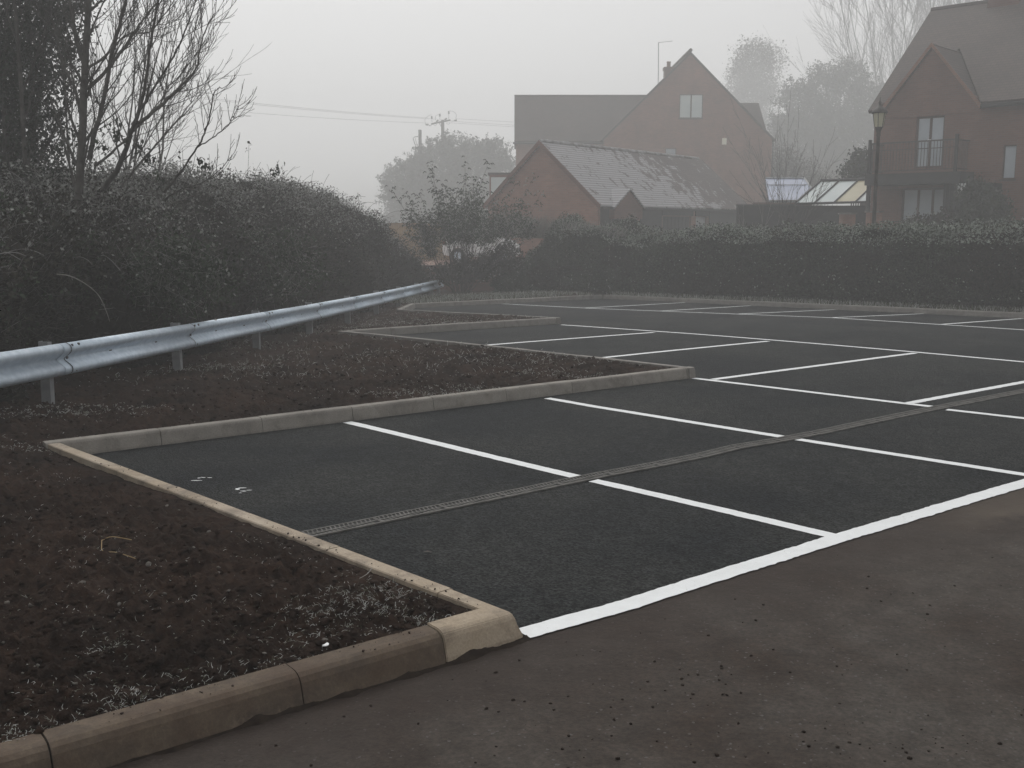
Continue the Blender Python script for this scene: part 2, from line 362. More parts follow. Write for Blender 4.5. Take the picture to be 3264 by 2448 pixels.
M['car_white'] = mat('car_white', (.8, .81, .82), .25, c2=(.76, .77, .78), scale=2)
M['glass_dark'] = mat('glass_dark', (.02, .022, .025), .08, c2=(.03, .03, .033), scale=2)
M['blind'] = mat('blind', (.32, .36, .40), .25, c2=(.38, .42, .46), scale=1.5, spec=.6)
M['pane_pale'] = mat('pane_pale', (.50, .57, .57), .3, c2=(.60, .66, .65), scale=.8)
M['pane_cream'] = mat('pane_cream', (.46, .42, .27), .35, c2=(.52, .48, .33), scale=.8)
M['pane_blue'] = mat('pane_blue', (.30, .34, .46), .3, c2=(.40, .44, .56), scale=1)
M['lantern'] = mat('lantern', (.42, .40, .28), .3, c2=(.5, .48, .36), scale=3)
M['fence'] = mat('fence', (.22, .14, .065), .85, c2=(.28, .19, .09), scale=2)
M['pole'] = mat('pole', (.06, .052, .045), .9, c2=(.09, .08, .07), scale=3)
M['tyre'] = mat('tyre', (.012, .012, .012), .8, c2=(.02, .02, .02), scale=5)
M['red'] = mat('red', (.3, .02, .015), .4, c2=(.35, .03, .02), scale=5)
M['cream'] = mat('cream', (.75, .72, .58), .6, c2=(.8, .77, .64), scale=5)

# ------------------------------------------------------------------ plan of the kerbs (from the photograph, on the ground)
KH = .13
T0 = gp(1664, 2034); K0 = gp(203, 1408, KH); T1 = gp(2218, 1204)
T0t = gp(1637, 1957, KH)
A_back = gp(320, 1443.6); A_back2 = gp(2200, 1205)
K1t = gp(1119, 1055, KH); T1t = gp(2205, 1172, KH)
T2 = gp(1789, 1032); A3 = gp(1271, 1067)
K2t = gp(1279, 985.6, KH); T2t = gp(1781, 1017, KH); K3t = gp(1325, 967, KH); K4t = gp(1922, 939.5, KH); K5t = gp(3264, 997, KH)
F0 = gp(1485, 2095); F1 = gp(369, 2438)
def isect(p, d, q, e):
    A = np.array([[d[0], -e[0]], [d[1], -e[1]]]); t = np.linalg.solve(A, V2(q)-V2(p)); return V2(p)+np.array(d)*t[0]
def dirn(a, b): v = V2(b)-V2(a); return v/np.linalg.norm(v)
dA = dirn(A_back, A_back2); dB0 = dirn(K0, T0t)
# asphalt side corners of the kerb polyline
C_T0 = V2(T0t); C_K0 = isect(K0, dB0, A_back, dA); C_T1 = V2(T1)
dB1 = dirn(K1t, T1t); C_K1 = isect(K1t, dB1, A3, dirn(A3, T2)); C_T2 = V2(T2)
C_K2, C_K3, C_K4 = V2(K2t), V2(K3t), V2(K4t); C_K5 = C_K4+(V2(K5t)-C_K4)*1.7
dF = dirn(F1, F0); C_F0 = isect(F0, dF, T0, dB0)
C_T0b = C_F0; C_F1 = C_F0-dF*9
LEFT = lambda d: np.array([-d[1], d[0]])

sF = nrm0 = np.array([-dF[1], dF[0]]); sF = sF if sF@(V2(K0)-C_F0) > 0 else -sF
M['road'] = mat('road', (.06, .055, .05), .85, spec=.25, extra=x_road)
# front line centre points
front = [V2(gp(*p)) for p in ((1665, 2022), (1994, 1933), (2218, 1861), (2664, 1720), (3015, 1617), (3264, 1543))]
front.append(front[-1]+(front[-1]-front[-3])*4)
PAVED = [C_F1, C_F0, C_K0, C_T1, C_K1, C_T2, C_K2, C_K3, C_K4, C_K5, C_K5+np.array([30, -30]), np.array([60, -25]), np.array([-40, -25]), C_F1+np.array([-20, -12])]
def sdist(P, x, y):
    """signed distance to polygon P, positive outside"""
    d = np.full(x.shape, 1e9); inside = np.zeros(x.shape, bool); n = len(P)
    for i in range(n):
        a, b = P[i], P[(i+1) % n]; ex, ey = b-a; t = np.clip(((x-a[0])*ex+(y-a[1])*ey)/(ex*ex+ey*ey), 0, 1)
        d = np.minimum(d, np.hypot(x-a[0]-t*ex, y-a[1]-t*ey))
        c = ((a[1] > y) != (b[1] > y)) & (x < (b[0]-a[0])*(y-a[1])/((b[1]-a[1]) if b[1] != a[1] else 1e-9)+a[0]); inside ^= c
    return np.where(inside, -d, d)

def sheet(name, poly, dz, m, step=1.0, parent=None, **k):
    """flat polygon draped on the ground, cut across every step metres"""
    bm = bmesh.new(); f = bm.faces.new([bm.verts.new((p[0], p[1], 0)) for p in poly])
    if f.calc_area() and f.normal.z < 0: f.normal_flip()
    ys = [p[1] for p in poly]; y = math.floor(min(ys))+.5
    while y < max(ys):
        if y > 10: bmesh.ops.bisect_plane(bm, geom=bm.verts[:]+bm.edges[:]+bm.faces[:], plane_co=(0, y, 0), plane_no=(0, 1, 0))
        y += step
    bmesh.ops.recalc_face_normals(bm, faces=bm.faces)
    for f in bm.faces:
        if f.normal.z < 0: f.normal_flip()
    bmesh.ops.triangulate(bm, faces=bm.faces)
    for v in bm.verts: v.co.z = gzf(v.co.y)+dz
    me = bpy.data.meshes.new(name); bm.to_mesh(me); bm.free(); me.materials.append(m)
    o = bpy.data.objects.new(name, me); COL.objects.link(o)
    if parent: o.parent = parent
    return tag(o, **k)

# ------------------------------------------------------------------ setting: ground, road, car park, verge
g = MB(); gx = [-140, -60, -20, 0, 20, 60, 140]; gy = [-25, 0, 10, 14, 16, 18, 22, 26, 30, 36, 42, 60, 100, 200]
vs = [(x, y, gzf(min(y, 44))-.45) for y in gy for x in gx]; n = len(gx)
g.add(vs, [(j*n+i, j*n+i+1, (j+1)*n+i+1, (j+1)*n+i) for j in range(len(gy)-1) for i in range(n-1)]).build('ground', M['grass_ground'], kind='structure')
roadpoly = [C_F1, C_F0+dF*.02] + [p for p in front[1:]] + [np.array([60, 2]), np.array([60, -24]), np.array([-40, -24]), C_F1+np.array([-20, -12])]
sheet('access_road', roadpoly, -.002, M['road'], kind='structure')
nrm = lambda d: np.array([-d[1], d[0]])
cp = sheet('car_park', [C_F0-dB0*.0, C_K0, C_T1, C_K1, C_T2, C_K2, C_K3, C_K4, C_K5, C_K5+np.array([30, -30]), np.array([60, 3])]+front[::-1][:-1], 0, M['asphalt'], kind='structure')

PX0, PY0 = 182, 1096; Y0 = 9.87; SL = .324
def rail_pt(i):
    k = 1+SL*i; px = (177+598.8*i)/k; py = (1096+(274-1.2*i)*i)/k; return at(px, py, Y0*k)
def rail_ground(i): 
    p = rail_pt(i); return p.z-.62
# bare soil bed and verge, fine near the camera
nr, na = 900, 620
rr = 2.2*np.exp(np.linspace(0, math.log(45/2.2), nr)); aa = np.linspace(R(-52), R(34), na)
RR, AA = np.meshgrid(rr, aa, indexing='ij'); X = RR*np.sin(AA); Y = RR*np.cos(AA)
sd = sdist(PAVED, X, Y)
def rail_frame(X, Y):
    a, b = rail_pt(0), rail_pt(1); e = V2(b)-V2(a); L2 = e@e; i = ((X-a.x)*e[0]+(Y-a.y)*e[1])/L2; dist = ((X-a.x)*e[1]-(Y-a.y)*e[0])/math.sqrt(L2)
    ii = np.linspace(-4, 12, 60); return i, dist, np.interp(i, ii, [rail_pt(t).z-.60 for t in ii])
def soil_h(X, Y, sd):
    # banks up a little away from the kerbs
    i_, dr, zr = rail_frame(X, Y); dk = np.clip(sd-.25, 0, None); w_ = np.clip(dk/(dk+np.clip(dr, 0, None)+1e-6), 0, 1); w_ = np.where(Y < 7.5, w_*np.clip((Y-3)/4.5, 0, 1), w_)
    base = (gz(Y)+KH-.035+.05*np.clip((sd-.2)/1.2, 0, 1))*(1-w_)+zr*w_+.09*(fbm(X*.8+5, Y*.8, 3)-.5)
    b1 = fbm(X*5, Y*5, 4)-.5; b2 = np.abs(fbm(X*13+9, Y*13, 3)-.5); cl = np.clip(fbm(X*9+3, Y*9+8, 2)-.55, 0, 1)
    fade = np.clip((sd-.10)/.25, 0.15, 1)
    b3 = fbm(X*30+9, Y*30, 3)-.5; rid = 1-np.abs(2*fbm(X*7+2, Y*7+5, 3)-1)
    b4 = np.clip(fbm(X*17+1, Y*17+6, 2)-.56, 0, 1)
    return base+fade*(.085*b1+.06*b2+.14*cl+.05*b3+.06*(rid-.8)+.09*b4)
Z = soil_h(X, Y, sd)
Z = np.where(sd < .06, gz(Y)-.25, Z)
V = np.stack([X, Y, Z], -1).reshape(-1, 3)
idx = np.arange(nr*na).reshape(nr, na)
Fq = np.stack([idx[:-1, :-1], idx[:-1, 1:], idx[1:, 1:], idx[1:, :-1]], -1).reshape(-1, 4)
keep = (sd[:-1, :-1] > -.12).ravel()
npmesh('soil_verge', V, Fq[keep][:, ::-1], M['soil'], smooth=True, kind='structure')
def soil_z(x, y):
    x = np.atleast_1d(np.asarray(x, float)); y = np.atleast_1d(np.asarray(y, float)); s_ = sdist(PAVED, x, y); return soil_h(x, y, s_)

# upper terrace of the houses, behind the hedge
TZ = .25
DK = (C_K5-C_K4)/np.linalg.norm(C_K5-C_K4); NK = np.array([-DK[1], DK[0]])
if NK[1] < 0: NK = -NK
tb = [np.array([-60, 40.0]), np.array([-.5, 40.0]), C_K4+NK*3.2+DK*-1.0, C_K5+NK*3.2, np.array([90, 10]), np.array([130, 195]), np.array([-130, 195]), np.array([-130, 40])]
MB().prism([(p[0], p[1], -1.6) for p in tb], (0, 0, TZ+1.6)).build('terrace_ground', M['grass_ground'], kind='structure')
MB().prism([(p[0], p[1], TZ) for p in ((-9.5, 40.05), (2.2, 40.05), (4, 53), (-9.5, 53))], (0, 0, .012)).build('brick_driveway', M['paving'], kind='structure')

# ------------------------------------------------------------------ kerbs: runs of kerbstones
KJ = [0]
def kerb_run(label, p0, p1, side, m, w=.125, H=KH, L=.914, batter=.022, group='concrete kerbs round the new car park', dz=0, start=0.0, bull=False):
    """asphalt side edge from p0 to p1; side = unit vector towards the soil"""
    p0, p1 = np.array(p0), np.array(p1); d = p1-p0; ln = np.linalg.norm(d); d = d/ln
    root = empty('kerb', (p0[0], p0[1], gzf(p0[1])), label=label, cat='kerb', group=group)
    t = 0; a0 = Vector((p0[0], p0[1], gzf(p0[1])))
    prof = [(0, -.2), (0, .02), (batter*.8, H-.022), (batter+.004, H-.008), (batter+.014, H-.001), (w-.006, H), (w, H-.006), (w, -.2)]
    if bull: prof = [(0, -.2), (0, .01), (.016, H-.062), (.024, H-.036), (.038, H-.016), (.058, H-.004), (.08, H), (w-.006, H), (w, H-.006), (w, -.2)]
    first = True
    while t < ln-.03:
        l = min((L-start) if first else L, ln-t); first = False
        if ln-t-l < .12: l = ln-t
        a = p0+d*(t+.003); b = p0+d*(t+l-.003); jz = (random.random()-.5)*.005; jx = (random.random()-.5)*.004
        vs = []
        for q in (a, b):
            for (u, z) in prof: vs.append(Vector((q[0]+side[0]*(u+jx), q[1]+side[1]*(u+jx), gzf(q[1])+z+jz+dz))-a0)
        n = len(prof)
        mb = MB().add(vs, [tuple(range(n)), tuple(range(n, 2*n))[::-1]]+[(i, (i+1) % n, n+(i+1) % n, n+i) for i in range(n)])
        mb.build('kerbstone', m, root); t += l
    return root
perp = lambda d, s: np.array([-d[1], d[0]])*s
def side_of(p0, p1):  # unit normal pointing away from the paving
    d = (np.array(p1)-np.array(p0)); d /= np.linalg.norm(d); n = np.array([-d[1], d[0]]); mid = (np.array(p0)+np.array(p1))/2+n*.3
    return n if sdist(PAVED, np.array([mid[0]]), np.array([mid[1]]))[0] > 0 else -n
kw = .125
def KR(label, a, b, m, **k): return kerb_run(label, a, b, side_of(a, b), m, **k)
sB = side_of(C_K0, C_F0)
KR('sandy coloured new kerb running diagonally from the near tip to the left corner of the front bays', C_F0+(-dB0 if (C_K0-C_F0)@(-dB0) > 0 else dB0)*.464, C_K0, M['kerb_warm'])
KR('grey upright kerb along the back of the front row of bays', C_K0-dA*(kw*1.05), C_T1, M['kerb'])
KR('thin kerb line between the soil island and the second row of bays', C_T1+dirn(C_T1, C_K1)*.0, C_K1+dirn(C_T1, C_K1)*kw, M['kerb_far'])
KR('grey kerb at the left end of the second row of bays beyond the soil island', C_K1, C_T2, M['kerb_far'])
KR('dark backed kerb along the far side of the frosty soil island', C_T2, C_K2, M['kerb_far'])
KR('short angled kerb at the far left corner of the car park', C_K2, C_K3, M['kerb_far'])
KR('far kerb along the frosty grass at the left part of the back edge', C_K3, C_K4, M['kerb_far'])
KR('long far kerb in front of the clipped green hedge', C_K4, C_K5, M['kerb_far'])
# pale corner stone at the near tip and the old muddy kerb along the road
sF = side_of(C_F1, C_F0)
tipL = .42
uB = -dB0 if (C_K0-C_F0)@(-dB0) > 0 else dB0
ARM = .46
def corner_stone():
    e = empty('kerb', (C_F0[0], C_F0[1], 0), label='pale sandy corner kerbstone at the near tip of the soil bed beside the white line', cat='kerb', group='concrete kerbs round the new car park')
    def ring(a, b, z):   # a = inset on the road side, b = inset on the bay side
        P = isect(C_F0+sF*a, dF, C_F0+perpB*b, uB); Q = [P, P-dF*(tipL-(b if b else 0))]
        Q[1] = C_F0+sF*a-dF*tipL; i_ = isect(C_F0+sF*.16, dF, C_F0+perpB*.125, uB)
        return [Vector((q[0]-C_F0[0], q[1]-C_F0[1], z)) for q in (P, Q[1], C_F0+sF*.16-dF*tipL, i_, C_F0+perpB*.125+uB*ARM, C_F0+perpB*b+uB*ARM)]
    L_ = [ring(0, 0, -.2), ring(.004, .004, .02), ring(.018, .024, KH-.060), ring(.026, .028, KH-.034), ring(.038, .034, KH-.014), ring(.056, .040, KH-.004), ring(.078, .052, KH)]
    vs = sum(L_, []); n = 6; fs = [tuple(range(n))[::-1], tuple(range(n*(len(L_)-1), n*len(L_)))]
    for k in range(len(L_)-1): fs += [(k*n+i, k*n+(i+1) % n, (k+1)*n+(i+1) % n, (k+1)*n+i) for i in range(n)]
    MB().add(vs, fs).build('kerbstone', M['kerb_warm'], e, bevel=.004)
perpB = side_of(C_K0, C_F0); corner_stone()
kerb_run('old mud stained kerb along the soil bed at the bottom left', C_F0-dF*(tipL+.006), C_F1, sF, M['kerb_old'], w=.16, batter=.045, start=.25, dz=-.006, bull=True)

# ragged mud banked against the foot of the old kerb
ml = np.linspace(-.02, 5.5, 280); wv = .012+.05*np.clip(fbm(ml*5, ml*0+2, 5)-.40, 0, 1)*2.2; hv = .002+.035*np.clip(fbm(ml*7+9, ml*0+5, 5)-.42, 0, 1)*2
B0 = C_F0[None]-dF[None]*ml[:, None]; A_ = np.concatenate([np.c_[B0+sF*.012, hv], np.c_[B0-sF*(wv*.5)[:, None], hv*.35], np.c_[B0-sF*wv[:, None], np.full(280, -.0065)]]); i_ = np.arange(279)
npmesh('mud_bank', A_, np.concatenate([np.stack([i_, i_+280, i_+281, i_+1], 1), np.stack([i_+280, i_+560, i_+561, i_+281], 1)]), M['crumb'], smooth=True, kind='structure')
# ------------------------------------------------------------------ painted lines (children of the car park)
def line(pts, w, name='bay_line', ext0=0, ext1=0):
    pts = [np.array(p, float) for p in pts]
    d0 = pts[1]-pts[0]; pts[0] = pts[0]-d0/np.linalg.norm(d0)*ext0
    d1 = pts[-1]-pts[-2]; pts[-1] = pts[-1]+d1/np.linalg.norm(d1)*ext1
    P = []                                                    # resample, with a slightly ragged edge
    for a, b in zip(pts[:-1], pts[1:]):
        n = max(1, int(np.linalg.norm(b-a)/.03)); P += [a+(b-a)*i/n for i in range(n)]
    P.append(pts[-1]); P = np.array(P); T = np.gradient(P, axis=0); T /= np.linalg.norm(T, axis=1)[:, None]; Nn = np.stack([-T[:, 1], T[:, 0]], 1)
    k = np.arange(len(P)); rg = .0030 if name == 'edge_line' else .0024; j1 = RNG.normal(0, rg*.6, len(P))+(fbm(k*.35, k*0+3, 3)-.5)*rg*3.5; j2 = RNG.normal(0, rg*.6, len(P))+(fbm(k*.35, k*0+9, 3)-.5)*rg*3.5; wob = .006*np.sin(k*.013+RNG.random()*6)+.003*np.sin(k*.06)
    Lp = P+Nn*(w/2+j1+wob)[:, None]; Rp = P-Nn*(w/2+j2-wob)[:, None]
    A = np.concatenate([np.c_[Lp, gz(Lp[:, 1])+.0035], np.c_[Rp, gz(Rp[:, 1])+.0035]]); n = len(P)
    i = np.arange(n-1); return npmesh(name, A, np.stack([i, i+1, i+1+n, i+n], 1)[:, ::-1], M['paint'], parent=cp)
G2 = lambda *ps: [V2(gp(*p)) for p in ps]
fl = line(front, .125, 'edge_line', ext0=.0)
fl.data.transform(Matrix.Translation((0, 0, .0015)))
line(G2((1106, 1346), (1846, 1522)), .105); line(G2((1890, 1533), (2664, 1712)), .105)
line(G2((1743, 1270), (1900, 1298), (2492, 1393)), .10); line(G2((2541, 1401), (3264, 1513)), .10, ext1=.6)
line(G2((2211, 1206), (2973, 1297)), .10); line(G2((3019, 1306), (3264, 1334)), .10, ext1=3)
line(G2((1789, 1035.6), (2200, 1064), (3264, 1154)), .10, ext1=4)
line(G2((1589, 968), (1900, 984), (2652, 1013), (3264, 1052)), .10, ext1=4)
for a, b, e in (((1532, 1102), (2085, 1060), 0), ((1911.5, 1142), (2449, 1088), 0), ((2272, 1210), (2917, 1126), 0), ((2889, 1287), (3264, 1217.5), 2.5),
                ((1863, 982), (2214, 963), 0), ((2103, 992), (2436, 972), 0), ((2356, 1001), (2686, 986), 0), ((2652, 1013), (2973, 999), 0), ((3004, 1034), (3264, 1015), 2)):
    line(G2(a, b), .10, ext1=e)
# spilt paint
for (px, py, n, sx) in ((632, 1530, 4, .045), (665, 1526, 3, .06), (775, 1557, 4, .035), (784, 1567, 4, .03)):
    c = V2(gp(px, py)); mb = MB()
    for i in range(n):
        q = c+np.array([random.uniform(-sx, sx), random.uniform(-.05, .05)]); r = random.uniform(.005, .012); l = random.uniform(1, 4.5)
        vs = [(q[0]+r*l*math.cos(t)*random.uniform(.6, 1), q[1]+r*math.sin(t)*random.uniform(.6, 1), .0035+.0003*i) for t in np.linspace(0, 2*math.pi, 10)[:-1]]
        mb.add(vs, [tuple(range(9))])
    mb.build('paint_splash', M['paint'], cp)

# ------------------------------------------------------------------ drainage channel across the bays
dp = G2((975, 1708), (1597, 1582), (1868, 1525), (2200, 1463), (2362, 1423), (2517, 1400), (2948, 1309), (3264, 1248)); dp.append(dp[-1]+(dp[-1]-dp[-2])*1.5)
root = empty('drain_channel', (dp[0][0], dp[0][1], 0), label='narrow slotted metal drainage channel crossing the front bays', cat='drain')
gw, gl = .135, .5
gm = MB(); gm.box(0, gl, -gw/2, -gw/2+.014, .002, .012); gm.box(0, gl, gw/2-.014, gw/2, .002, .012); gm.box(0, .012, -gw/2+.014, gw/2-.014, .002, .0115); gm.box(gl-.010, gl-.002, -gw/2+.014, gw/2-.014, .002, .0115)
gm.box(.012, gl-.010, -.006, .006, .003, .011)
nb = 15
for r_, y0, y1 in ((0, -gw/2+.014, -.006), (1, .006, gw/2-.014)):
    for i in range(nb):
        x = .018+(gl-.04)*i/nb; sk = .014 if r_ else -.014
        gm.prism([(x, y0, .003), (x+.010, y0, .003), (x+.010+sk, y1, .003), (x+sk, y1, .003)], (0, 0, .0075))
g0 = None; seg = 0
tot = [0]
for a, b in zip(dp[:-1], dp[1:]): tot.append(tot[-1]+np.linalg.norm(b-a))
def along(s):
    for i in range(len(dp)-1):
        if s <= tot[i+1] or i == len(dp)-2:
            t = (s-tot[i])/(tot[i+1]-tot[i]); return dp[i]+(dp[i+1]-dp[i])*t
s_ = 0; ci = 0
while s_ < min(tot[-1], 22):
    p, q = along(s_), along(s_+gl); ang = math.atan2(q[1]-p[1], q[0]-p[0])
    o = gm.build('grating', M['grate'], root) if g0 is None else g0.copy()
    if g0 is None: g0 = o
    else: COL.objects.link(o); o.parent = root
    o.location = (p[0]-dp[0][0], p[1]-dp[0][1], gzf(p[1])+random.uniform(-.0008, .0008)); o.rotation_euler = (0, 0, ang+random.uniform(-.003, .003)); s_ += gl
tr = []
for s_ in np.arange(0, min(tot[-1], 22), .5): tr.append(along(s_))
tr = np.array(tr); T = np.gradient(tr, axis=0); T /= np.linalg.norm(T, axis=1)[:, None]; Nn = np.stack([-T[:, 1], T[:, 0]], 1)
A = np.concatenate([np.c_[tr+Nn*.066-dp[0], gz(tr[:, 1])+.0055], np.c_[tr-Nn*.066-dp[0], gz(tr[:, 1])+.0055]]); n = len(tr); i = np.arange(n-1)
npmesh('channel', A, np.stack([i, i+1, i+1+n, i+n], 1)[:, ::-1], M['pit'], parent=root)

# ------------------------------------------------------------------ crash barrier
RD = (rail_pt(4)-rail_pt(0)); RDn = V2(RD)/np.linalg.norm(V2(RD)); RN = np.array([RDn[1], -RDn[0]])   # towards the car park
rail = empty('crash_barrier', rail_pt(0)-Vector((0, 0, .62)), label='galvanised corrugated steel crash barrier on short posts beside the soil verge', cat='crash barrier')
ro = rail.location.copy()
prof = [(.022, 0), (.040, -.006), (.062, -.018), (.078, -.036), (.083, -.056), (.078, -.078), (.06, -.098), (.03, -.122), (.008, -.140), (0, -.155), (.008, -.170), (.03, -.188), (.06, -.212), (.078, -.232), (.083, -.254), (.078, -.274), (.062, -.292), (.040, -.304), (.022, -.310)]
def beam(i0, i1, off=0):
    mb = MB(); a, b = rail_pt(i0), rail_pt(i1); P = []
    for p, fl_ in ((a, 0), (b, 0)):
        for (u, z) in prof: P.append(Vector((p.x+RN[0]*(u+off), p.y+RN[1]*(u+off), p.z+z))-ro)
        for (u, z) in prof: P.append(Vector((p.x+RN[0]*(u+off-.004), p.y+RN[1]*(u+off-.004), p.z+z))-ro)
    n = len(prof); m2 = 2*n; fs = []
    for k in range(n-1):
        fs += [(k, k+1, m2+k+1, m2+k), (n+k, m2+n+k, m2+n+k+1, n+k+1), (k, n+k, n+k+1, k+1), (m2+k, m2+k+1, m2+n+k+1, m2+n+k)]
    fs += [(0, m2, m2+n, n), (n-1, 2*n-1, m2+2*n-1, m2+n-1)]
    mb.add(P, fs); return mb
joints = [-2]+list(range(0, 9))+[8.62]
for k, (i0, i1) in enumerate(zip(joints[:-1], joints[1:])):
    # each beam laps a little over the next, so the joint shows as a step
    beam(i0, i1+(.035 if i1 < 8.6 else 0), .006*(k % 2)).build('beam', M['galv'], rail, smooth=True)
    if i1 < 8.6:
        q = rail_pt(i1)
        for dx_, dz_ in ((.17, -.030), (.30, -.030), (.17, -.15), (.22, -.275)):
            c = Vector((q.x+RDn[0]*dx_+RN[0]*.08, q.y+RDn[1]*dx_+RN[1]*.08, q.z+dz_-.0126*dx_))-ro
            c -= Vector((RN[0], RN[1], 0))*(.072 if dz_ == -.15 else .012)
            n3 = Vector((RN[0], RN[1], 0)); MB().tube([c, c+n3*.016], .014, 8).build('bolt', M['bolt'], rail)
        # dark lap edge of the upper sheet, following its section
        e = MB(); P = []; pr = np.array(prof); tg = np.gradient(pr, axis=0); nm = np.stack([-tg[:, 1], tg[:, 0]], 1); nm /= np.linalg.norm(nm, axis=1)[:, None]; nm *= np.sign(nm[:, :1]+1e-9)
        a = rail_pt(i1+.034)
        for (u, z), (nu, nz_) in zip(prof, nm):
            for tt in (0, .016):
                uu = u+.0085+nu*.006; zz2 = z+nz_*.006; P.append(Vector((a.x+RN[0]*uu+RDn[0]*tt, a.y+RN[1]*uu+RDn[1]*tt, a.z+zz2))-ro)
        e.add(P, [(2*j, 2*j+2, 2*j+3, 2*j+1) for j in range(len(prof)-1)]).build('lap_edge', M['pit'], rail)
    # slot in the valley
    for t_ in (.35, .72):
        if i0 >= 0 and i1 < 8.6:
            q = rail_pt(i0+(i1-i0)*t_); c = Vector((q.x+RN[0]*.006, q.y+RN[1]*.006, q.z-.155))-ro
            e = MB(); d3 = Vector((RDn[0], RDn[1], -.04)); e.prism([c-d3*.03+Vector((0, 0, -.006)), c+d3*.03+Vector((0, 0, -.006)), c+d3*.03+Vector((0, 0, .006)), c-d3*.03+Vector((0, 0, .006))], Vector((RN[0], RN[1], 0))*.003)
            e.build('slot', M['pit'], rail)
pm = None
for i in list(range(-1, 9))+[8.55]:
    q = rail_pt(i)
    if pm is None:
        a = MB(); w_, d_, t_ = .13, .10, .006
        # Z section post: web and two flanges
        a.box(-w_/2, w_/2, -t_/2, t_/2, -.5, .645); a.box(-w_/2, -w_/2+t_, t_/2+.0005, d_/1.4, -.5, .645); a.box(w_/2-t_, w_/2, -d_/1.4, -t_/2-.0005, -.5, .645)
        o = a.build('post', M['galv_dull'], rail); pm = o
        o.data.materials[0] = M['galv_dull']
    else: o = pm.copy(); COL.objects.link(o); o.parent = rail
    o.location = Vector((q.x-RN[0]*.085-RDn[0]*.05, q.y-RN[1]*.085-RDn[1]*.05, q.z-.62))-ro; o.rotation_euler = (random.uniform(-.01, .01), random.uniform(-.01, .01), math.atan2(RN[1], RN[0]))

# ------------------------------------------------------------------ foliage helpers
def unit(a): return a/np.maximum(np.linalg.norm(a, axis=-1, keepdims=True), 1e-9)
def leaf_arrays(C, size, asp=.45, up=0.0, jitter=.35, rng=RNG):
    n = len(C); u = unit(rng.normal(size=(n, 3))+np.array([0, 0, up])); a = rng.normal(size=(n, 3)); v = unit(np.cross(u, a)); w = np.cross(u, v)
    s = (size*(1+jitter*rng.normal(size=n))).clip(size*.3)[:, None]
    V = np.stack([C-u*s*.5, C+v*s*asp*.5+w*s*.12, C+u*s*.5, C-v*s*asp*.5+w*s*.12], 1).reshape(-1, 3)
    return V, np.arange(4*n).reshape(n, 4)
def sticks(A, B, r0, r1=None):
    """three sided tapered sticks from A to B"""
    n = len(A); d = unit(B-A); h = np.where(np.abs(d[:, 2:3]) > .9, np.array([[1., 0, 0]]), np.array([[0, 0, 1.]])); u = unit(np.cross(d, h)); w = np.cross(d, u)
    r0 = np.broadcast_to(np.asarray(r0, float), (n,))[:, None]; r1 = r0*.5 if r1 is None else np.broadcast_to(np.asarray(r1, float), (n,))[:, None]; V = []
    for P, r in ((A, r0), (B, r1)):
        for k in range(3):
            t = 2*math.pi*k/3; V.append(P+(u*math.cos(t)+w*math.sin(t))*r)
    V = np.stack(V, 1).reshape(-1, 3); b = np.arange(n)[:, None]*6
    Fq = np.concatenate([b+np.array([[0, 1, 4, 3]]), b+np.array([[1, 2, 5, 4]]), b+np.array([[2, 0, 3, 5]])]); return V, Fq
def join(parts):
    Vs, Fs, Ms, o = [], [], [], 0
    for V, Fq, mi in parts: Vs.append(V); Fs.append(Fq+o); Ms.append(np.full(len(Fq), mi)); o += len(V)
    return np.concatenate(Vs), np.concatenate(Fs), np.concatenate(Ms)
class Tree:
    def __init__(s, seed=1): s.rng = random.Random(seed); s.seg = []; s.tips = []
    def poly(s, pts, r0, r1):
        n = len(pts)
        for i in range(n-1):
            a, b = r0+(r1-r0)*i/(n-1), r0+(r1-r0)*(i+1)/(n-1); s.seg.append((pts[i], pts[i+1], a, b))
    def grow(s, p, d, ln, r, depth, spread=.6, up=.12, nseg=5, wig=.10, kids=5, rmin=.0028, ratio=.55, first=.25):
        d = d.normalized(); pts = [p.copy()]; dd = d.copy(); q = p.copy(); dirs = [dd.copy()]
        for i in range(nseg):
            dd = (dd+Vector((s.rng.gauss(0, wig), s.rng.gauss(0, wig), s.rng.gauss(0, wig)+up))).normalized(); q = q+dd*(ln/nseg); pts.append(q.copy()); dirs.append(dd.copy())
        s.poly(pts, r, max(rmin*.8, r*.35))
        if depth <= 0: s.tips.append(pts[-1]); return
        for k in range(kids):
            t = first+(1-first)*(k+s.rng.random()*.7)/kids; i = min(nseg-1, int(t*nseg)); f = t*nseg-i; bp = pts[i].lerp(pts[i+1], min(1, f)); bd = dirs[i]
            a = bd.cross(Vector((s.rng.gauss(0, 1), s.rng.gauss(0, 1), s.rng.gauss(0, 1)))).normalized(); sp = spread*s.rng.uniform(.7, 1.3)
            s.grow(bp, bd*math.cos(sp)+a*math.sin(sp), ln*ratio*s.rng.uniform(.6, 1.15)*(1.1-.45*t), max(rmin, r*.5*(1-.4*t)), depth-1, spread, up, max(3, nseg-1), wig, kids, rmin, ratio, first)
        s.grow(pts[-1], dirs[-1], ln*.45, max(rmin, r*.35), depth-1, spread, up, 3, wig, max(2, kids-2), rmin, ratio, first)
    def arrays(s, lo=0, hi=9):
        q = [g for g in s.seg if lo <= g[2] < hi]
        if not q: return np.zeros((0, 3)), np.zeros((0, 4), int)
        A = np.array([list(g[0]) for g in q]); B = np.array([list(g[1]) for g in q]); return sticks(A, B, np.array([g[2] for g in q]), np.array([g[3] for g in q]))
    def thick(s, lo, mb, sides=7):
        for a, b, r0, r1 in s.seg:
            if r0 >= lo: mb.tube([a, b], [r0, r1], sides, cap=False)
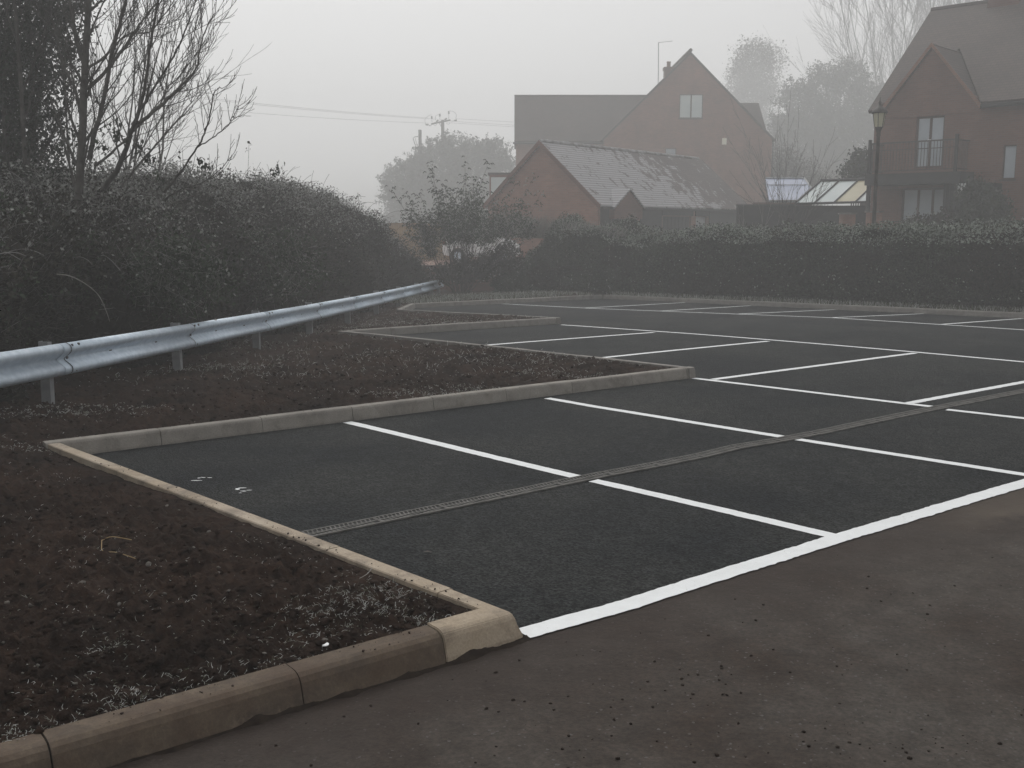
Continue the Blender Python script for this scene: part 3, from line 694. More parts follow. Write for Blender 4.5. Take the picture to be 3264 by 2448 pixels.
def smooth_path(pts, n=6):
    out = []
    for i in range(len(pts)-1):
        p0, p1, p2, p3 = pts[max(i-1, 0)], pts[i], pts[i+1], pts[min(i+2, len(pts)-1)]
        for k in range(n):
            t = k/n; out.append(.5*((2*p1)+(p2-p0)*t+(2*p0-5*p1+4*p2-p3)*t*t+(3*p1-p0-3*p2+p3)*t**3))
    out.append(pts[-1]); return out

# ------------------------------------------------------------------ bare ash-like tree at the left, its limbs as in the photograph
def zl(x, y, Y): return at(x/1.6592, y/1.6592, Y)      # from the enlarged left view
T = Tree(3); TY = 13.6
def limb(pts, r0, r1, kids=9, depth=2, ln=.75, sp=.55, dy=0.0, up=.14):
    P = [zl(x, y, TY+dy*i/(len(pts)-1)) for i, (x, y) in enumerate(pts)]; P = smooth_path(P, 5)
    for i in range(1, len(P)-1): P[i] = P[i]+Vector([T.rng.gauss(0, .005) for _ in range(3)])
    T.poly(P, r0, r1); n = len(P)
    for k in range(kids):
        t = .22+.78*(k+.5*T.rng.random())/kids; i = min(n-2, int(t*(n-1))); bd = (P[i+1]-P[i]).normalized(); r = (r0+(r1-r0)*t)
        for sgn in (1, -1):
            if T.rng.random() < .8:
                a = bd.cross(Vector((T.rng.gauss(0, .45), 1, T.rng.gauss(0, .45)))).normalized()*sgn; s2 = sp*T.rng.uniform(.7, 1.35)
                T.grow(P[i], bd*math.cos(s2)+a*math.sin(s2), ln*T.rng.uniform(.5, 1.15)*(1.15-.5*t), max(.005, r*.42), depth, .5, up, 5, .07, 3, .0032, .55)
    T.grow(P[-1], (P[-1]-P[-2]), ln*.6, max(.004, r1*.9), 1, .45, up, 4, .06, 3, .0032)
limb([(375, 1640), (400, 1300), (425, 900), (440, 600), (452, 350), (462, 120), (485, -160), (500, -500)], .062, .034, 14, 2, .95)
limb([(448, 340), (415, 250), (390, 140), (372, 20), (350, -200)], .035, .02, 5)
limb([(470, 840), (500, 700), (545, 540), (590, 300), (640, 100), (690, -120), (720, -400)], .034, .015, 10, 2, .8, dy=-.6)
limb([(545, 1000), (620, 900), (665, 790), (700, 680), (745, 560), (780, 350), (815, 120), (850, -80)], .036, .012, 10, dy=-1.0)
limb([(700, 680), (800, 600), (870, 540), (960, 450), (1040, 360), (1062, 250), (1100, 130), (1140, 55)], .026, .006, 11, dy=.8)
limb([(460, 470), (540, 400), (620, 300), (700, 190), (760, 100), (830, 10), (880, -80)], .026, .010, 10, dy=.9)
limb([(470, 360), (560, 290), (680, 180), (790, 170), (880, 60), (960, -60)], .019, .007, 8, dy=1.4)
limb([(700, 660), (760, 560), (840, 420), (940, 260), (1000, 100), (1050, -30)], .02, .006, 10, dy=-.9)
limb([(870, 1020), (960, 900), (1040, 780), (1090, 680), (1120, 560), (1135, 480), (1180, 465)], .018, .005, 7, 1, .5, dy=-.6)
limb([(1040, 780), (1120, 730), (1200, 670), (1240, 600), (1265, 560)], .010, .004, 5, 1, .4)
limb([(640, 990), (740, 860), (830, 760), (900, 680), (1000, 560), (1020, 500)], .016, .005, 8, 1, .55, dy=.7)
limb([(860, 1060), (960, 1000), (1080, 960), (1160, 900), (1225, 825)], .014, .004, 5, 1, .4, dy=-.5)
limb([(440, 640), (400, 480), (330, 330), (280, 120), (250, -60)], .025, .008, 9, dy=1.0)
limb([(500, 880), (620, 780), (760, 640), (840, 560), (880, 470), (960, 390), (1085, 210)], .018, .005, 9, 2, .6, dy=1.2)
root = empty('bare_tree', zl(375, 1640, TY), label='tall leafless tree with spreading upswept limbs at the left edge of the bramble bank', cat='tree')
mb = MB(); T.thick(.016, mb, 8); rt = root.location
mb.v = [tuple(Vector(v)-rt) for v in mb.v]; mb.build('trunk', M['bark'], root, smooth=True)
V, Fq = T.arrays(0, .016); npmesh('branches', V-np.array(rt), Fq, M['bark'], parent=root)
# a few withered leaves on the low twigs
pts = np.array([list(zl(x, y, TY-.4)) for x, y in ((620, 655), (610, 740), (630, 725), (655, 735), (545, 770), (555, 790), (715, 760), (730, 795), (770, 805), (775, 850), (790, 880), (820, 840), (1085, 870), (1065, 865), (1100, 880), (310, 790), (325, 800), (845, 965), (835, 925), (600, 690), (540, 700), (1470, 890), (1462, 905))])
pts = np.repeat(pts, 14, 0)+RNG.normal(0, .035, (len(pts)*14, 3)); V, Fq = leaf_arrays(pts, .05, .6, up=-1.0); npmesh('leaves', V-np.array(rt), Fq, M['ivy'], parent=root)

# second, twiggy bare tree further back
T = Tree(11); b0 = at(300, 640, 19.5); root = empty('bare_tree', (b0.x, b0.y, gzf(19.5)), label='thin misty leafless tree full of fine twigs behind the taller bare tree', cat='tree')
for k in range(9):
    a = k*2*math.pi/9; T.grow(Vector((b0.x+.2*math.cos(a), b0.y+.2*math.sin(a), 0)), Vector((.42*math.cos(a)-.05, .35*math.sin(a), 1)), 5.2, .04, 3, .6, .05, 6, .08, 4, .0034, .52, .2)
mb = MB(); mb.tube([(b0.x, b0.y, gzf(19.5)-.3), (b0.x, b0.y, .5)], [.16, .12], 8)
mb.v = [tuple(Vector(v)-root.location) for v in mb.v]; mb.build('trunk', M['bark'], root)
V, Fq = T.arrays(); npmesh('branches', V-np.array(root.location), Fq, M['bark'], parent=root)

# ivy covered evergreen at the far left
def crown_points(blobs, n, rng=RNG, shell=.55):
    out = []
    wts = np.array([b[3]*b[4]*b[5] for b in blobs]); wts = wts/wts.sum()
    for b, w_ in zip(blobs, wts):
        k = int(n*w_); d = unit(rng.normal(size=(k, 3))); r = (shell+(1-shell)*rng.random(k)**.6)[:, None]; out.append(np.array(b[:3])+d*r*np.array(b[3:6]))
    return np.concatenate(out)
def clumped(blobs, nclump, per, rad, rng=RNG, shell=.3):
    c = crown_points(blobs, nclump, rng, shell); return np.repeat(c, per, 0)+rng.normal(0, rad, (len(c)*per, 3))
root = empty('ivy_clad_tree', (at(60, 700, 15).x-.6, 15, 0), label='dark evergreen tree thick with ivy leaves at the top left corner', cat='tree'); ro2 = np.array(root.location)
T = Tree(5); base = Vector(root.location)
for k in range(13):
    T.grow(base+Vector((random.uniform(-.9, 1.1), random.uniform(-.5, .5), 0)), Vector((random.uniform(-.1, .22), random.uniform(-.15, .15), 1)), 7.5, .05, 2, .75, .07, 8, .05, 11, .0042, .22, .25)
V, Fq = T.arrays(); npmesh('trunk', V-ro2, Fq, M['bark'], parent=root)
bl = []
for (px, py, w_, h_) in ((20, 60, 1.0, .9), (90, 90, .55, .7), (150, 60, .3, .55), (40, 230, .95, .8), (120, 280, .38, .5), (20, 400, .8, .8), (130, 410, .3, .45), (20, 520, .8, .6), (110, 560, .4, .5), (-60, 300, 1, 2), (180, -60, .35, .6), (60, -100, 1.1, .9), (200, 20, .22, .4), (170, 180, .25, .4), (230, 90, .14, .2), (250, 330, .12, .18), (200, 420, .16, .22), (215, 250, .12, .2), (275, 480, .14, .14), (180, 520, .2, .2), (240, -30, .15, .3)):
    c = at(px, py, 15); bl.append((c.x, c.y, c.z, w_, .9, h_))
P = clumped(bl, 2500, 12, .07); V1, F1_ = leaf_arrays(P, .05, .6, up=-.6); npmesh('foliage_twigs', V1-ro2, F1_, M['ivy'], parent=root)

# ------------------------------------------------------------------ bramble bank behind the barrier
br = empty('bramble_bank', (-3.0, 14, gzf(14)), label='long frosted bank of tangled brambles behind the crash barrier', cat='hedge'); bo = np.array(br.location)
# top outline (source pixels) against the index along the barrier
prof_px = [(0, 540), (300, 545), (520, 545), (640, 575), (760, 575), (880, 572), (960, 590), (1040, 618), (1100, 650), (1150, 700), (1190, 760), (1240, 820), (1290, 880), (1330, 905)]
def top_of(i):
    """height of the bank beside barrier index i, from its outline"""
    q = rail_pt(i); off = q-Vector((RN[0], RN[1], 0))*2.3; px = CX+off.x*F/off.y
    y = np.interp(px, [p[0] for p in prof_px], [p[1] for p in prof_px]); return at(px, y, off.y).z
ni, nj = 120, 26
us = np.linspace(-3.2, 8.9, ni); G_ = np.zeros((ni, nj, 3)); Nrm = np.zeros((ni, nj, 3))
for a, i in enumerate(us):
    q = rail_pt(i); zg = q.z-.66; h = max(.25, top_of(i)-zg-.12); w_ = 4.6
    for b in range(nj):
        t = b/(nj-1); ang = math.pi*t; u = .85+w_/2-math.cos(ang)*w_/2; z = (math.sin(ang)**.55)*h
        if t > .5: z = max(z, .0)
        lump = 1.15*(fbm(np.array(i*2.3), np.array(t*5.))-.5)*2
        u2 = u-lump*(1-t)*.9; G_[a, b] = (q.x-RN[0]*u2, q.y-RN[1]*u2, zg-.1+z*(1+.42*(fbm(np.array(i*2.9+7), np.array(t*3.), 4)-.5)))
idx = np.arange(ni*nj).reshape(ni, nj); Fq = np.stack([idx[:-1, :-1], idx[:-1, 1:], idx[1:, 1:], idx[1:, :-1]], -1).reshape(-1, 4)
npmesh('thicket', G_.reshape(-1, 3)-bo, Fq, M['bramble_core'], parent=br, smooth=True)
def bank_pts(n, tmax=.62, out=.1, rng=RNG, tmin=0, imin=-3.2, bias=1.0):
    a = rng.random(n)**bias; ai = a*(ni-1.001); bi = (tmin+rng.random(n)*(tmax-tmin))*(nj-1); a0 = ai.astype(int); b0_ = bi.astype(int); fa = (ai-a0)[:, None]; fb = (bi-b0_)[:, None]
    P = (G_[a0, b0_]*(1-fa)+G_[a0+1, b0_]*fa)*(1-fb)+(G_[a0, b0_+1]*(1-fa)+G_[a0+1, b0_+1]*fa)*fb
    t = bi/(nj-1); ang = math.pi*t; N3 = np.stack([RN[0]*np.cos(ang), RN[1]*np.cos(ang), np.sin(ang)], 1)
    return P, N3, t, ai/(ni-1)
# stems: arching canes and fine frosted twigs standing off the surface
P, N3, t, u = bank_pts(30000, .6, bias=.8); L_ = (.08+.20*RNG.random(len(P))**2)[:, None]
D = unit(N3*.75+RNG.normal(0, .55, P.shape)+np.array([0, 0, .25])); up_ = N3[:, 2] > .55
top = RNG.random(len(P)) < np.clip((N3[:, 2]-.35)*1.7, .02, .95)
V1, F1_ = sticks(P-D*.1, P+D*L_, .004, .0022)
mi = np.tile(np.where(top, 1, 0), 3)
npmesh('twigs', V1-bo, F1_, [M['bark'], M['frost_twig']], parent=br, mi=mi)
# long arching canes
As, Bs = [], []
Pc, Nc, tc_, uc = bank_pts(650, .5, bias=.8, tmin=.14)
for p, nn in zip(Pc, Nc):
    p = Vector(p); d = (Vector(nn)+Vector(RNG.normal(0, .5, 3))+Vector((0, 0, .5))).normalized(); ln = random.uniform(.4, .85)
    for k in range(6):
        q = p+d*ln/6; As.append(list(p)); Bs.append(list(q)); p = q; d = (d+Vector((RNG.normal(0, .08), RNG.normal(0, .08), -.22))).normalized()
V1, F1_ = sticks(np.array(As), np.array(Bs), .0045, .0042); npmesh('canes', V1-bo, F1_, [M['bramble'], M['frost_twig']], parent=br, mi=np.tile((np.arange(len(As))//6 % 3 == 0).astype(int), 3))
# leaves, browner low down, frosted on the crest
cl, N3, t, u = bank_pts(8000, .62, bias=.8); per = 16
P = np.repeat(cl+N3*(RNG.random((len(cl), 1))**1.5*.34-.04), per, 0)+RNG.normal(0, .07, (len(cl)*per, 3)); nz = np.repeat(N3[:, 2], per); uu = np.repeat(u, per)
V1, F1_ = leaf_arrays(P, .048, .65, up=-.2)
fr = RNG.random(len(P)) < np.clip((nz-.4)*1.2, .010, .72)*np.clip(uu*2.6-.15, .12, 1)
gr = (np.repeat(RNG.random(len(cl)), per) < .16) & ~fr
npmesh('leaves', V1-bo, F1_, [M['bramble'], M['frost_leaf'], M['bramble_green']], parent=br, mi=np.where(fr, 1, np.where(gr, 2, 0)))
# sprigs standing above the crest
As, Bs, LP = [], [], []
for px, py, h in ((1310, 880, .42), (1470, 890, .12), (1900, 1030, .16), (960, 850, .2), (1320, 900, .1), (1240, 920, .1), (1610, 960, .1), (1160, 920, .14)):
    q0 = at(px/1.6592, (py+70)/1.6592, 20 if px > 1200 else 17); s_ = Vector((random.uniform(-.1, .1), 0, 1)).normalized(); p = q0
    for k in range(5):
        q = p+s_*h/3.2; As.append(list(p)); Bs.append(list(q)); p = q
        if k > 2: LP += [list(p+Vector(RNG.normal(0, .03, 3))) for _ in range(4)]
V1, F1_ = sticks(np.array(As), np.array(Bs), .004, .003); npmesh('foliage_twigs', V1-bo, F1_, M['bark'], parent=br)  # bare stems of the sprigs, without leaves
V1, F1_ = leaf_arrays(np.array(LP), .045, .6); npmesh('sprig_leaves', V1-bo, F1_, M['bramble'], parent=br)
# one pale arching cane in front, low down at the left
pc = smooth_path([at(x/1.6592, y/1.6592, 10.6) for x, y in ((300, 1450), (370, 1460), (450, 1500), (520, 1560), (560, 1640), (580, 1700))], 6)
tag(MB().tube(pc, [.006-.0001*i for i in range(len(pc))], 5).build('bramble_cane', M['twig_pale']), 'pale arching bramble cane curling down behind the near end of the barrier', 'bramble cane')
# green bramble growth low on the face
for (px, py, Yd, w_, h_, lab) in ((850, 850, 18.6, 1.1, .7, 'dull green bramble clump low on the bank above the barrier'), (560, 880, 13.6, .8, .5, 'small dark green clump at the foot of the bramble bank')):
    c = at(px, py, Yd); root = empty('bramble_clump', (c.x, c.y, c.z-.5), label=lab, cat='bush'); b2 = np.array(root.location)
    cc = clumped([(c.x, c.y, c.z, w_, .5, h_)], 300, 15, .09); V1, F1_ = leaf_arrays(cc, .05, .6); mi = (RNG.random(len(cc)) < .05).astype(int); npmesh('leaves', V1-b2, F1_, [M['bramble_green'], M['frost_leaf']], parent=root, mi=mi)
    A_ = crown_points([(c.x, c.y, c.z, w_*.9, .5, h_*.9)], 300); V1, F1_ = sticks(A_, A_+RNG.normal(0, .16, A_.shape), .004); npmesh('stems', V1-b2, F1_, M['frost_twig'], parent=root)

# ------------------------------------------------------------------ clipped hedge in front of the houses
def hedge(name, label, P0, P1, depth, h, nleaf, frostp, seed, lumps=.17, leaf=.05, hfun=None, cat='hedge'):
    rng = np.random.default_rng(seed); d = P1-P0; ln = np.linalg.norm(d); d = d/ln; nn = np.array([-d[1], d[0]])
    if nn[1] < 0: nn = -nn
    nu = max(8, int(ln/.3)); us = np.linspace(0, ln, nu); sec = []
    ts = [(0, 0), (-.02, .25), (-.04, .5), (-.03, .75), (0, .93), (.12, .99), (.5, 1.0), (.88, .99), (1, .93), (1.02, .5), (1, 0)]
    root = empty(name, (P0[0], P0[1], gzf(P0[1])), label=label, cat=cat); o3 = np.array(root.location)
    G3 = np.zeros((nu, len(ts), 3)); N_ = np.zeros((len(ts), 3))
    for a, u_ in enumerate(us):
        b_ = P0+d*u_; hh = h if hfun is None else hfun(u_/ln); zg = gzf(b_[1])-.05
        for c, (tx, tz) in enumerate(ts):
            lum = lumps*(vnoise(np.array(u_*1.1+seed), np.array(c*1.3))-.5)*2; q = b_+nn*(tx*depth+lum*(1 if tx > .5 else -1)); G3[a, c] = (q[0], q[1], zg+tz*hh+(lum*.9 if tz > .9 else 0))
    idx = np.arange(nu*len(ts)).reshape(nu, len(ts)); Fq = np.stack([idx[:-1, :-1], idx[:-1, 1:], idx[1:, 1:], idx[1:, :-1]], -1).reshape(-1, 4)
    npmesh('core', G3.reshape(-1, 3)-o3, Fq, M['hedge_core'], parent=root)
    n = nleaf; ai = rng.random(n)*(nu-1.001); bi = rng.random(n)*7.2; a0 = ai.astype(int); b0_ = bi.astype(int); fa = (ai-a0)[:, None]; fb = (bi-b0_)[:, None]
    P = (G3[a0, b0_]*(1-fa)+G3[a0+1, b0_]*fa)*(1-fb)+(G3[a0, b0_+1]*(1-fa)+G3[a0+1, b0_+1]*fa)*fb
    off = np.where(bi[:, None] < 4.2, np.array([[-nn[0], -nn[1], .1]]), np.array([[0, 0, 1.]]))
    P = P+off*(rng.random((n, 1))**2*.26*(.4+1.2*fbm(P[:, 0]*2.2, P[:, 1]*2.2+P[:, 2]*2, 3)[:, None]))+rng.normal(0, .02, P.shape)
    V, Fq = leaf_arrays(P, leaf, .6, rng=rng); fr = rng.random(n) < np.where(bi > 3.75, frostp, .02)
    br_ = fbm(P[:, 0]*.9, P[:, 2]*1.2+seed, 3) > .53
    npmesh('leaves', V-o3, Fq, [M['hedge'], M['hedge_frost'], M['bramble']], parent=root, mi=np.where(fr, 1, np.where(br_, 2, 0)))
    m_ = int(ln*70); tt = rng.random(m_); wd_ = rng.random(m_); q = P0[None]+d[None]*(tt*ln)[:, None]+nn[None]*(wd_*depth)[:, None]
    hh = np.array([h if hfun is None else hfun(t_) for t_ in tt]); A_ = np.c_[q, gz(q[:, 1])+hh-.06]; B_ = A_+unit(rng.normal(0, .45, (m_, 3))+np.array([0, 0, 1]))*(.06+.22*rng.random((m_, 1))**2.5)
    V, Fq = sticks(A_, B_, .006, .005); npmesh('foliage_twigs', V-o3, Fq, [M['hedge_frost'], M['hedge']], parent=root, mi=np.tile((rng.random(m_) < .35).astype(int), 3))  # short twigs standing off the hedge top, no leaves
    return root
HL = np.linalg.norm(C_K5-C_K4)
hedge('clipped_hedge', 'long clipped green hedge with a frosted top standing behind the far kerb', C_K4+NK*.75+DK*.2, C_K4+NK*.75+DK*(HL-.5), 1.25, 2.0, 90000, .5, 21, leaf=.055, hfun=lambda t: 1.98+.10*math.sin(t*9)*.5+(.05 if t > .3 else 0))
# looser, taller hedge carrying on to the left
HA = C_K4+NK*.75+DK*.1; HB = V2(at(1580, 900, 37.0))
hedge('loose_hedge', 'untrimmed brownish frosted hedge in front of the gabled garage', HB, HA, 1.8, 2.2, 60000, .32, 33, lumps=.45, leaf=.055, hfun=lambda t: 0.85+.45*min(1, t/.2)+1.05*min(1, max(0, t-.18)/.26)-.25*t+.16*math.sin(t*17)+.1*math.sin(t*31))
# frosted seed heads and grasses growing out of it
As, Bs = [], []
for k in range(1500):
    t = random.random()**1.3; b_ = HB+(HA-HB)*t; n_ = random.uniform(.2, 1.4); px_ = b_[0]+random.uniform(-.3, .3); py_ = b_[1]+n_*.6; z0 = gzf(py_)+2.05-.15*t
    hh = (.25+.65*random.random())*(1.15-.6*t); lean = random.gauss(.08, .18)
    p = Vector((px_, py_, z0)); d = Vector((lean, random.gauss(0, .15), 1)).normalized()
    for j in range(4):
        q = p+d*hh/4; As.append(list(p)); Bs.append(list(q)); p = q; d = (d+Vector((lean*.35, 0, -.08))).normalized()
V1, F1_ = sticks(np.array(As), np.array(Bs), .006, .005); root = empty('frosted_grasses', (HB[0], HB[1], gzf(HB[1])+1.6), label='tall pale frosted grasses and seed heads sprouting above the loose hedge', cat='grasses', kind='stuff')
npmesh('stalks', V1-np.array(root.location), F1_, [M['frost_twig'], M['twig_pale']], parent=root, mi=np.tile((np.arange(len(As))//4 % 2), 3))
# bare pale shrub behind the hedge
def twigshrub(label, px, py, Yd, h, n, spread, m, seed, r=.012, depth=1, zb=None, name='bare_shrub', kids=4):
    T = Tree(seed); c = at(px, py, Yd); zb = c.z if zb is None else zb; root = empty(name, (c.x, c.y, zb), label=label, cat='shrub')
    for k in range(n):
        a = T.rng.uniform(0, 2*math.pi); s_ = T.rng.uniform(.1, spread); T.grow(Vector((c.x+.1*math.cos(a), c.y+.1*math.sin(a), zb)), Vector((s_*math.cos(a), s_*math.sin(a), 1)), h*T.rng.uniform(.6, 1.05), r, depth, .5, .02, 6, .07, kids, .006, .45)
    V1, F1_ = T.arrays(); npmesh('stems', V1-np.array(root.location), F1_, m, parent=root); return root
twigshrub('pale leafless shrub poking above the clipped hedge between garage and glass canopy', 2415, 760, 31.5, 1.9, 11, .75, M['twig_pale'], 41, .011, zb=.15)
twigshrub('dark leafless bush in front of the blue glass roof', 2520, 660, 42.0, 2.7, 15, .55, M['bark'], 43, .026, 2, zb=TZ+.6, kids=4)

# buddleia-like shrub with drooping leaves, left of the hedge
c = at(1470, 860, 35.5); root = empty('drooping_shrub', (c.x, c.y, gzf(35.5)), label='rounded shrub with frosted drooping leaves in front of the white car', cat='shrub'); b2 = np.array(root.location)
T = Tree(51)
for k in range(30):
    a = T.rng.uniform(0, 2*math.pi); s_ = T.rng.uniform(.1, .95); T.grow(Vector((c.x+.25*math.cos(a), c.y+.2*math.sin(a), gzf(35.5)+.1)), Vector((s_*math.cos(a), s_*math.sin(a), 1)), T.rng.uniform(2.2, 3.5)*(1-.12*s_), .018, 1, .5, .0, 6, .06, 9, .007, .34, .42)
V1, F1_ = T.arrays(); npmesh('stems', V1-b2, F1_, M['bark'], parent=root)
LA, LB = [], []
tips = [g[1] for g in T.seg if g[0].z > (1.25 if g[0].x > at(1395, 700, 35.5).x else .75)]
for p in tips*9:
    p = p+Vector(RNG.normal(0, .09, 3)); a = random.uniform(0, 2*math.pi); d = Vector((math.cos(a), math.sin(a), .5)).normalized()
    q = p+d*.06; r_ = q+(d+Vector((0, 0, -1.3))).normalized()*.08; LA += [list(p), list(q)]; LB += [list(q), list(r_)]
LA, LB = np.array(LA), np.array(LB); V1, F1_ = sticks(LA, LB, .016, .012); npmesh('leaves', V1-b2, F1_, [M['bramble_green'], M['frost_leaf']], parent=root, mi=np.tile((RNG.random(len(LA)) < .34).astype(int), 3))

# ------------------------------------------------------------------ house builder pieces
def window(parent, x0, x1, z0, z1, y, panes=2, glass='blind', fr=.06, frame='frame_brown', name='window', sill=True):
    """a window in a wall whose face is the plane y=const, set back .07; local -y is outwards"""
    f = MB(); yy = y+.07; ap = MB()
    f.box(x0, x0+fr, yy, yy+.06, z0, z1); f.box(x1-fr, x1, yy, yy+.06, z0, z1); f.box(x0+fr, x1-fr, yy, yy+.06, z0, z0+fr); f.box(x0+fr, x1-fr, yy, yy+.06, z1-fr, z1)
    w_ = (x1-x0-2*fr)/panes
    for k in range(1, panes): x = x0+fr+w_*k; f.box(x-.045, x+.045, yy+.001, yy+.058, z0+fr, z1-fr)
    o = f.build(name, M[frame], parent)
    for k in range(panes):
        a = x0+fr+w_*k+(0 if k == 0 else .045); b = x0+fr+w_*(k+1)-(0 if k == panes-1 else .045)
        MB().box(a, b, yy+.02, yy+.03, z0+fr, z1-fr).build('pane', M[glass], o)
    if sill: MB().box(x0-.06, x1+.06, y-.05, y+.068, z0-.07, z0-.003).build('sill', M['frame_brown'], o)
    return o

# -------- left house: gable to the camera, long wing to its left
HY = 77.0
def lx(px): return (px-CX)*HY/F*1.0
ax = at(2201, 165, HY); OX, OZ = ax.x, TZ
h1 = empty('brick_house', (OX, HY, OZ), label='misty red brick house with a tall plain gable and a lower wing to its left', cat='house')
zA = ax.z-OZ; hw = (at(2469.6, 444, HY).x-OX); zE = at(2469.6, 444, HY).z-OZ; wl = hw-.18
sl = (zA-zE)/hw; zw = zA-.06-sl*wl
body = MB().prism([(-wl, 0, 0), (wl, 0, 0), (wl, 0, zw), (0, 0, zA-.06), (-wl, 0, zw)], (0, 9, 0)).build('wall', M['brick'], h1)
def hx(px, Yd=HY): return at(px, 700, Yd).x-OX
def hz(py, Yd=HY): return at(CX, py, Yd).z-OZ
wu = (hx(2157), hx(2231), hz(377), hz(300)); ws = (hx(2116), hx(2151), hz(513), hz(472))
cut(body, [(wu[0], wu[1], -.5, .3, wu[2], wu[3]), (ws[0], ws[1], -.5, .3, ws[2], ws[3])])
window(h1, *wu, 0, 2, 'pane_pale'); window(h1, *ws, 0, 1, 'blind')
MB().box(hx(2294), hx(2308), -.05, -.003, hz(461), hz(440)).build('alarm_box', M['cream'], h1, bevel=.01)
rf = MB()
for s_ in (-1, 1):
    e = Vector((s_*(hw+.05), -.10, zE-.05*sl)); rg = Vector((0, -.10, zA+.0)); q = [rg, e, e+Vector((0, 9.2, 0)), rg+Vector((0, 9.2, 0))]
    if s_ > 0: q = [q[0], q[3], q[2], q[1]]
    rf.slab(q, -.13 if False else .13)
rf.build('roof', M['roof'], h1); MB().tube([(0, -.11, zA+.10), (0, 9.1, zA+.10)], .13, 8).build('ridge_tiles', M['roof'], h1)
# gutter end and downpipe at the right corner
MB().tube([(hw+.02, -.06, zE-.08), (hw+.02, 9, zE-.08)], .07, 6).build('gutter', M['timber_black'], h1)
MB().tube([(wl+.06, -.03, zE-.15), (wl+.06, -.03, 0)], .04, 6).build('drainpipe', M['timber_black'], h1)
# wing to the left, slightly set back
wx0 = hx(1640, HY+.9); wy = .9; wze = hz(452, HY+.9); run = 3.3; wzr = hz(311, HY+.9+run)
wb = MB().box(wx0+.12, -wl+.01, wy+.12, wy+2*run-.1, 0, wze-.02)
wb.build('wing_wall', M['brick_soft'], h1)
wr = MB().slab([(wx0, wy-.1, wze-.06), (0, wy-.1, wze-.06), (0, wy+run, wzr), (wx0, wy+run, wzr)], .12)
wr.slab([(wx0, wy+run, wzr+.001), (0, wy+run, wzr+.001), (0, wy+2*run+.1, wze-.06), (wx0, wy+2*run+.1, wze-.06)], .12)
wr.prism([(wx0+.14, wy+.12, wze-.02), (wx0+.14, wy+2*run-.1, wze-.02), (wx0+.14, wy+run, wzr-.05)], (.2, 0, 0))
wr.build('wing_roof', M['roof'], h1); MB().tube([(wx0, wy+run, wzr+.10), (0, wy+run, wzr+.10)], .11, 8).build('ridge_tiles', M['roof'], h1)
MB().tube([(wx0-.12, wy-.14, wze-.10), (-wl, wy-.14, wze-.10)], .07, 6).build('gutter', M['timber_black'], h1)
# cross wing showing past the right verge
cz = hz(332, HY+3.4); cx1 = hx(2404, HY+3.4)
MB().slab([(0, 3.4, cz), (cx1, 3.4, cz), (cx1+.15, 0.9, cz-2.5), (0, 0.9, cz-2.5)], -.12).slab([(0, 3.41, cz), (cx1, 3.41, cz), (cx1+.1, 5.9, cz-2.5), (0, 5.9, cz-2.5)], .12).build('cross_roof', M['roof'], h1)
# chimney with pot, and television aerial
cxx = hx(2122, HY+3); ctop = hz(215, HY+3)
ch = MB().box(cxx-.36, cxx+.36, 2.7, 3.4, ctop-2.6, ctop-.2); ch.box(cxx-.41, cxx+.41, 2.65, 3.45, ctop-.2, ctop); cho = ch.build('chimney', M['brick_dark'], h1)
MB().lathe((cxx-.03, 3.05, ctop), [(.15, 0), (.14, .35), (.17, .36), (.17, .42)], 10).build('chimney_pot', M['brick_soft'], cho)
ae = empty('tv_aerial', at(2099, 235, HY+2.7), label='television aerial on a tall thin mast beside the chimney of the gabled house', cat='aerial')
ma = at(2099, 135, HY+2.7)-ae.location
MB().tube([(0, 0, -1.2), (ma.x, 0, ma.z)], .03, 6).build('mast', M['galv_dull'], ae)
bm_ = MB().tube([(-.05, 0, ma.z-.02), (1.0, 0, ma.z+.10)], .018, 5)
for k in range(7): bm_.tube([(.05+.15*k, -.18, ma.z-.02+.017*k), (.05+.15*k, .18, ma.z-.02+.017*k)], .008, 4)
bm_.build('boom', M['galv_dull'], ae)

# -------- garage with frosted roof, at an angle
GY = 46.5; ap_ = at(1723, 457, GY); gd = np.array([.59, .807]); ang = math.atan2(gd[1], gd[0])
gr_ = empty('garage', (ap_.x, ap_.y, TZ), rz=ang, label='low brick garage with a steep frost striped tiled roof and a small front gablet', cat='garage')
# local x along the ridge (away to the right), local y to the back left; camera-right side is -y
gzr = ap_.z-TZ; gw_ = 3.15; gzeave = 2.70-TZ-.12; GL = 15.8
gs = (gzr-gzeave)/gw_
gb = MB().prism([(0.05, -gw_+.2, 0), (0.05, gw_-.2, 0), (.05, gw_-.2, gzeave+.2*gs-.05), (.05, 0, gzr-.05), (.05, -gw_+.2, gzeave+.2*gs-.05)], (GL-.1, 0, 0)).build('wall', M['brick_soft'], gr_)
# garage door openings in the long side
cut(gb, [(5.9, 8.9, -gw_-.5, -gw_+.5, -.5, 2.0), (9.4, 10.7, -gw_-.5, -gw_+.5, -.5, 2.0), (1.2, 3.6, -gw_-.5, -gw_+.5, -.5, 2.0)])
for a, b in ((5.9, 8.9), (1.2, 3.6)):
    o = MB().box(a, b, -gw_+.32, -gw_+.36, 0, 2.0)
    for k in range(1, 8): o.box(a+(b-a)*k/8-.012, a+(b-a)*k/8+.012, -gw_+.305, -gw_+.318, 0, 1.99)
    o.build('garage_door', M['timber_black'], gr_)
o = MB().box(9.4, 10.7, -gw_+.32, -gw_+.36, 0, 2.0).build('door', M['galv_dull'], gr_)
for a, b in ((.25, 1.1), (3.7, 5.75), (10.85, GL-.15)): MB().box(a, b, -gw_+.15, -gw_+.197, 0, gzeave+.1).build('dark_boarding', M['timber_black'], gr_)
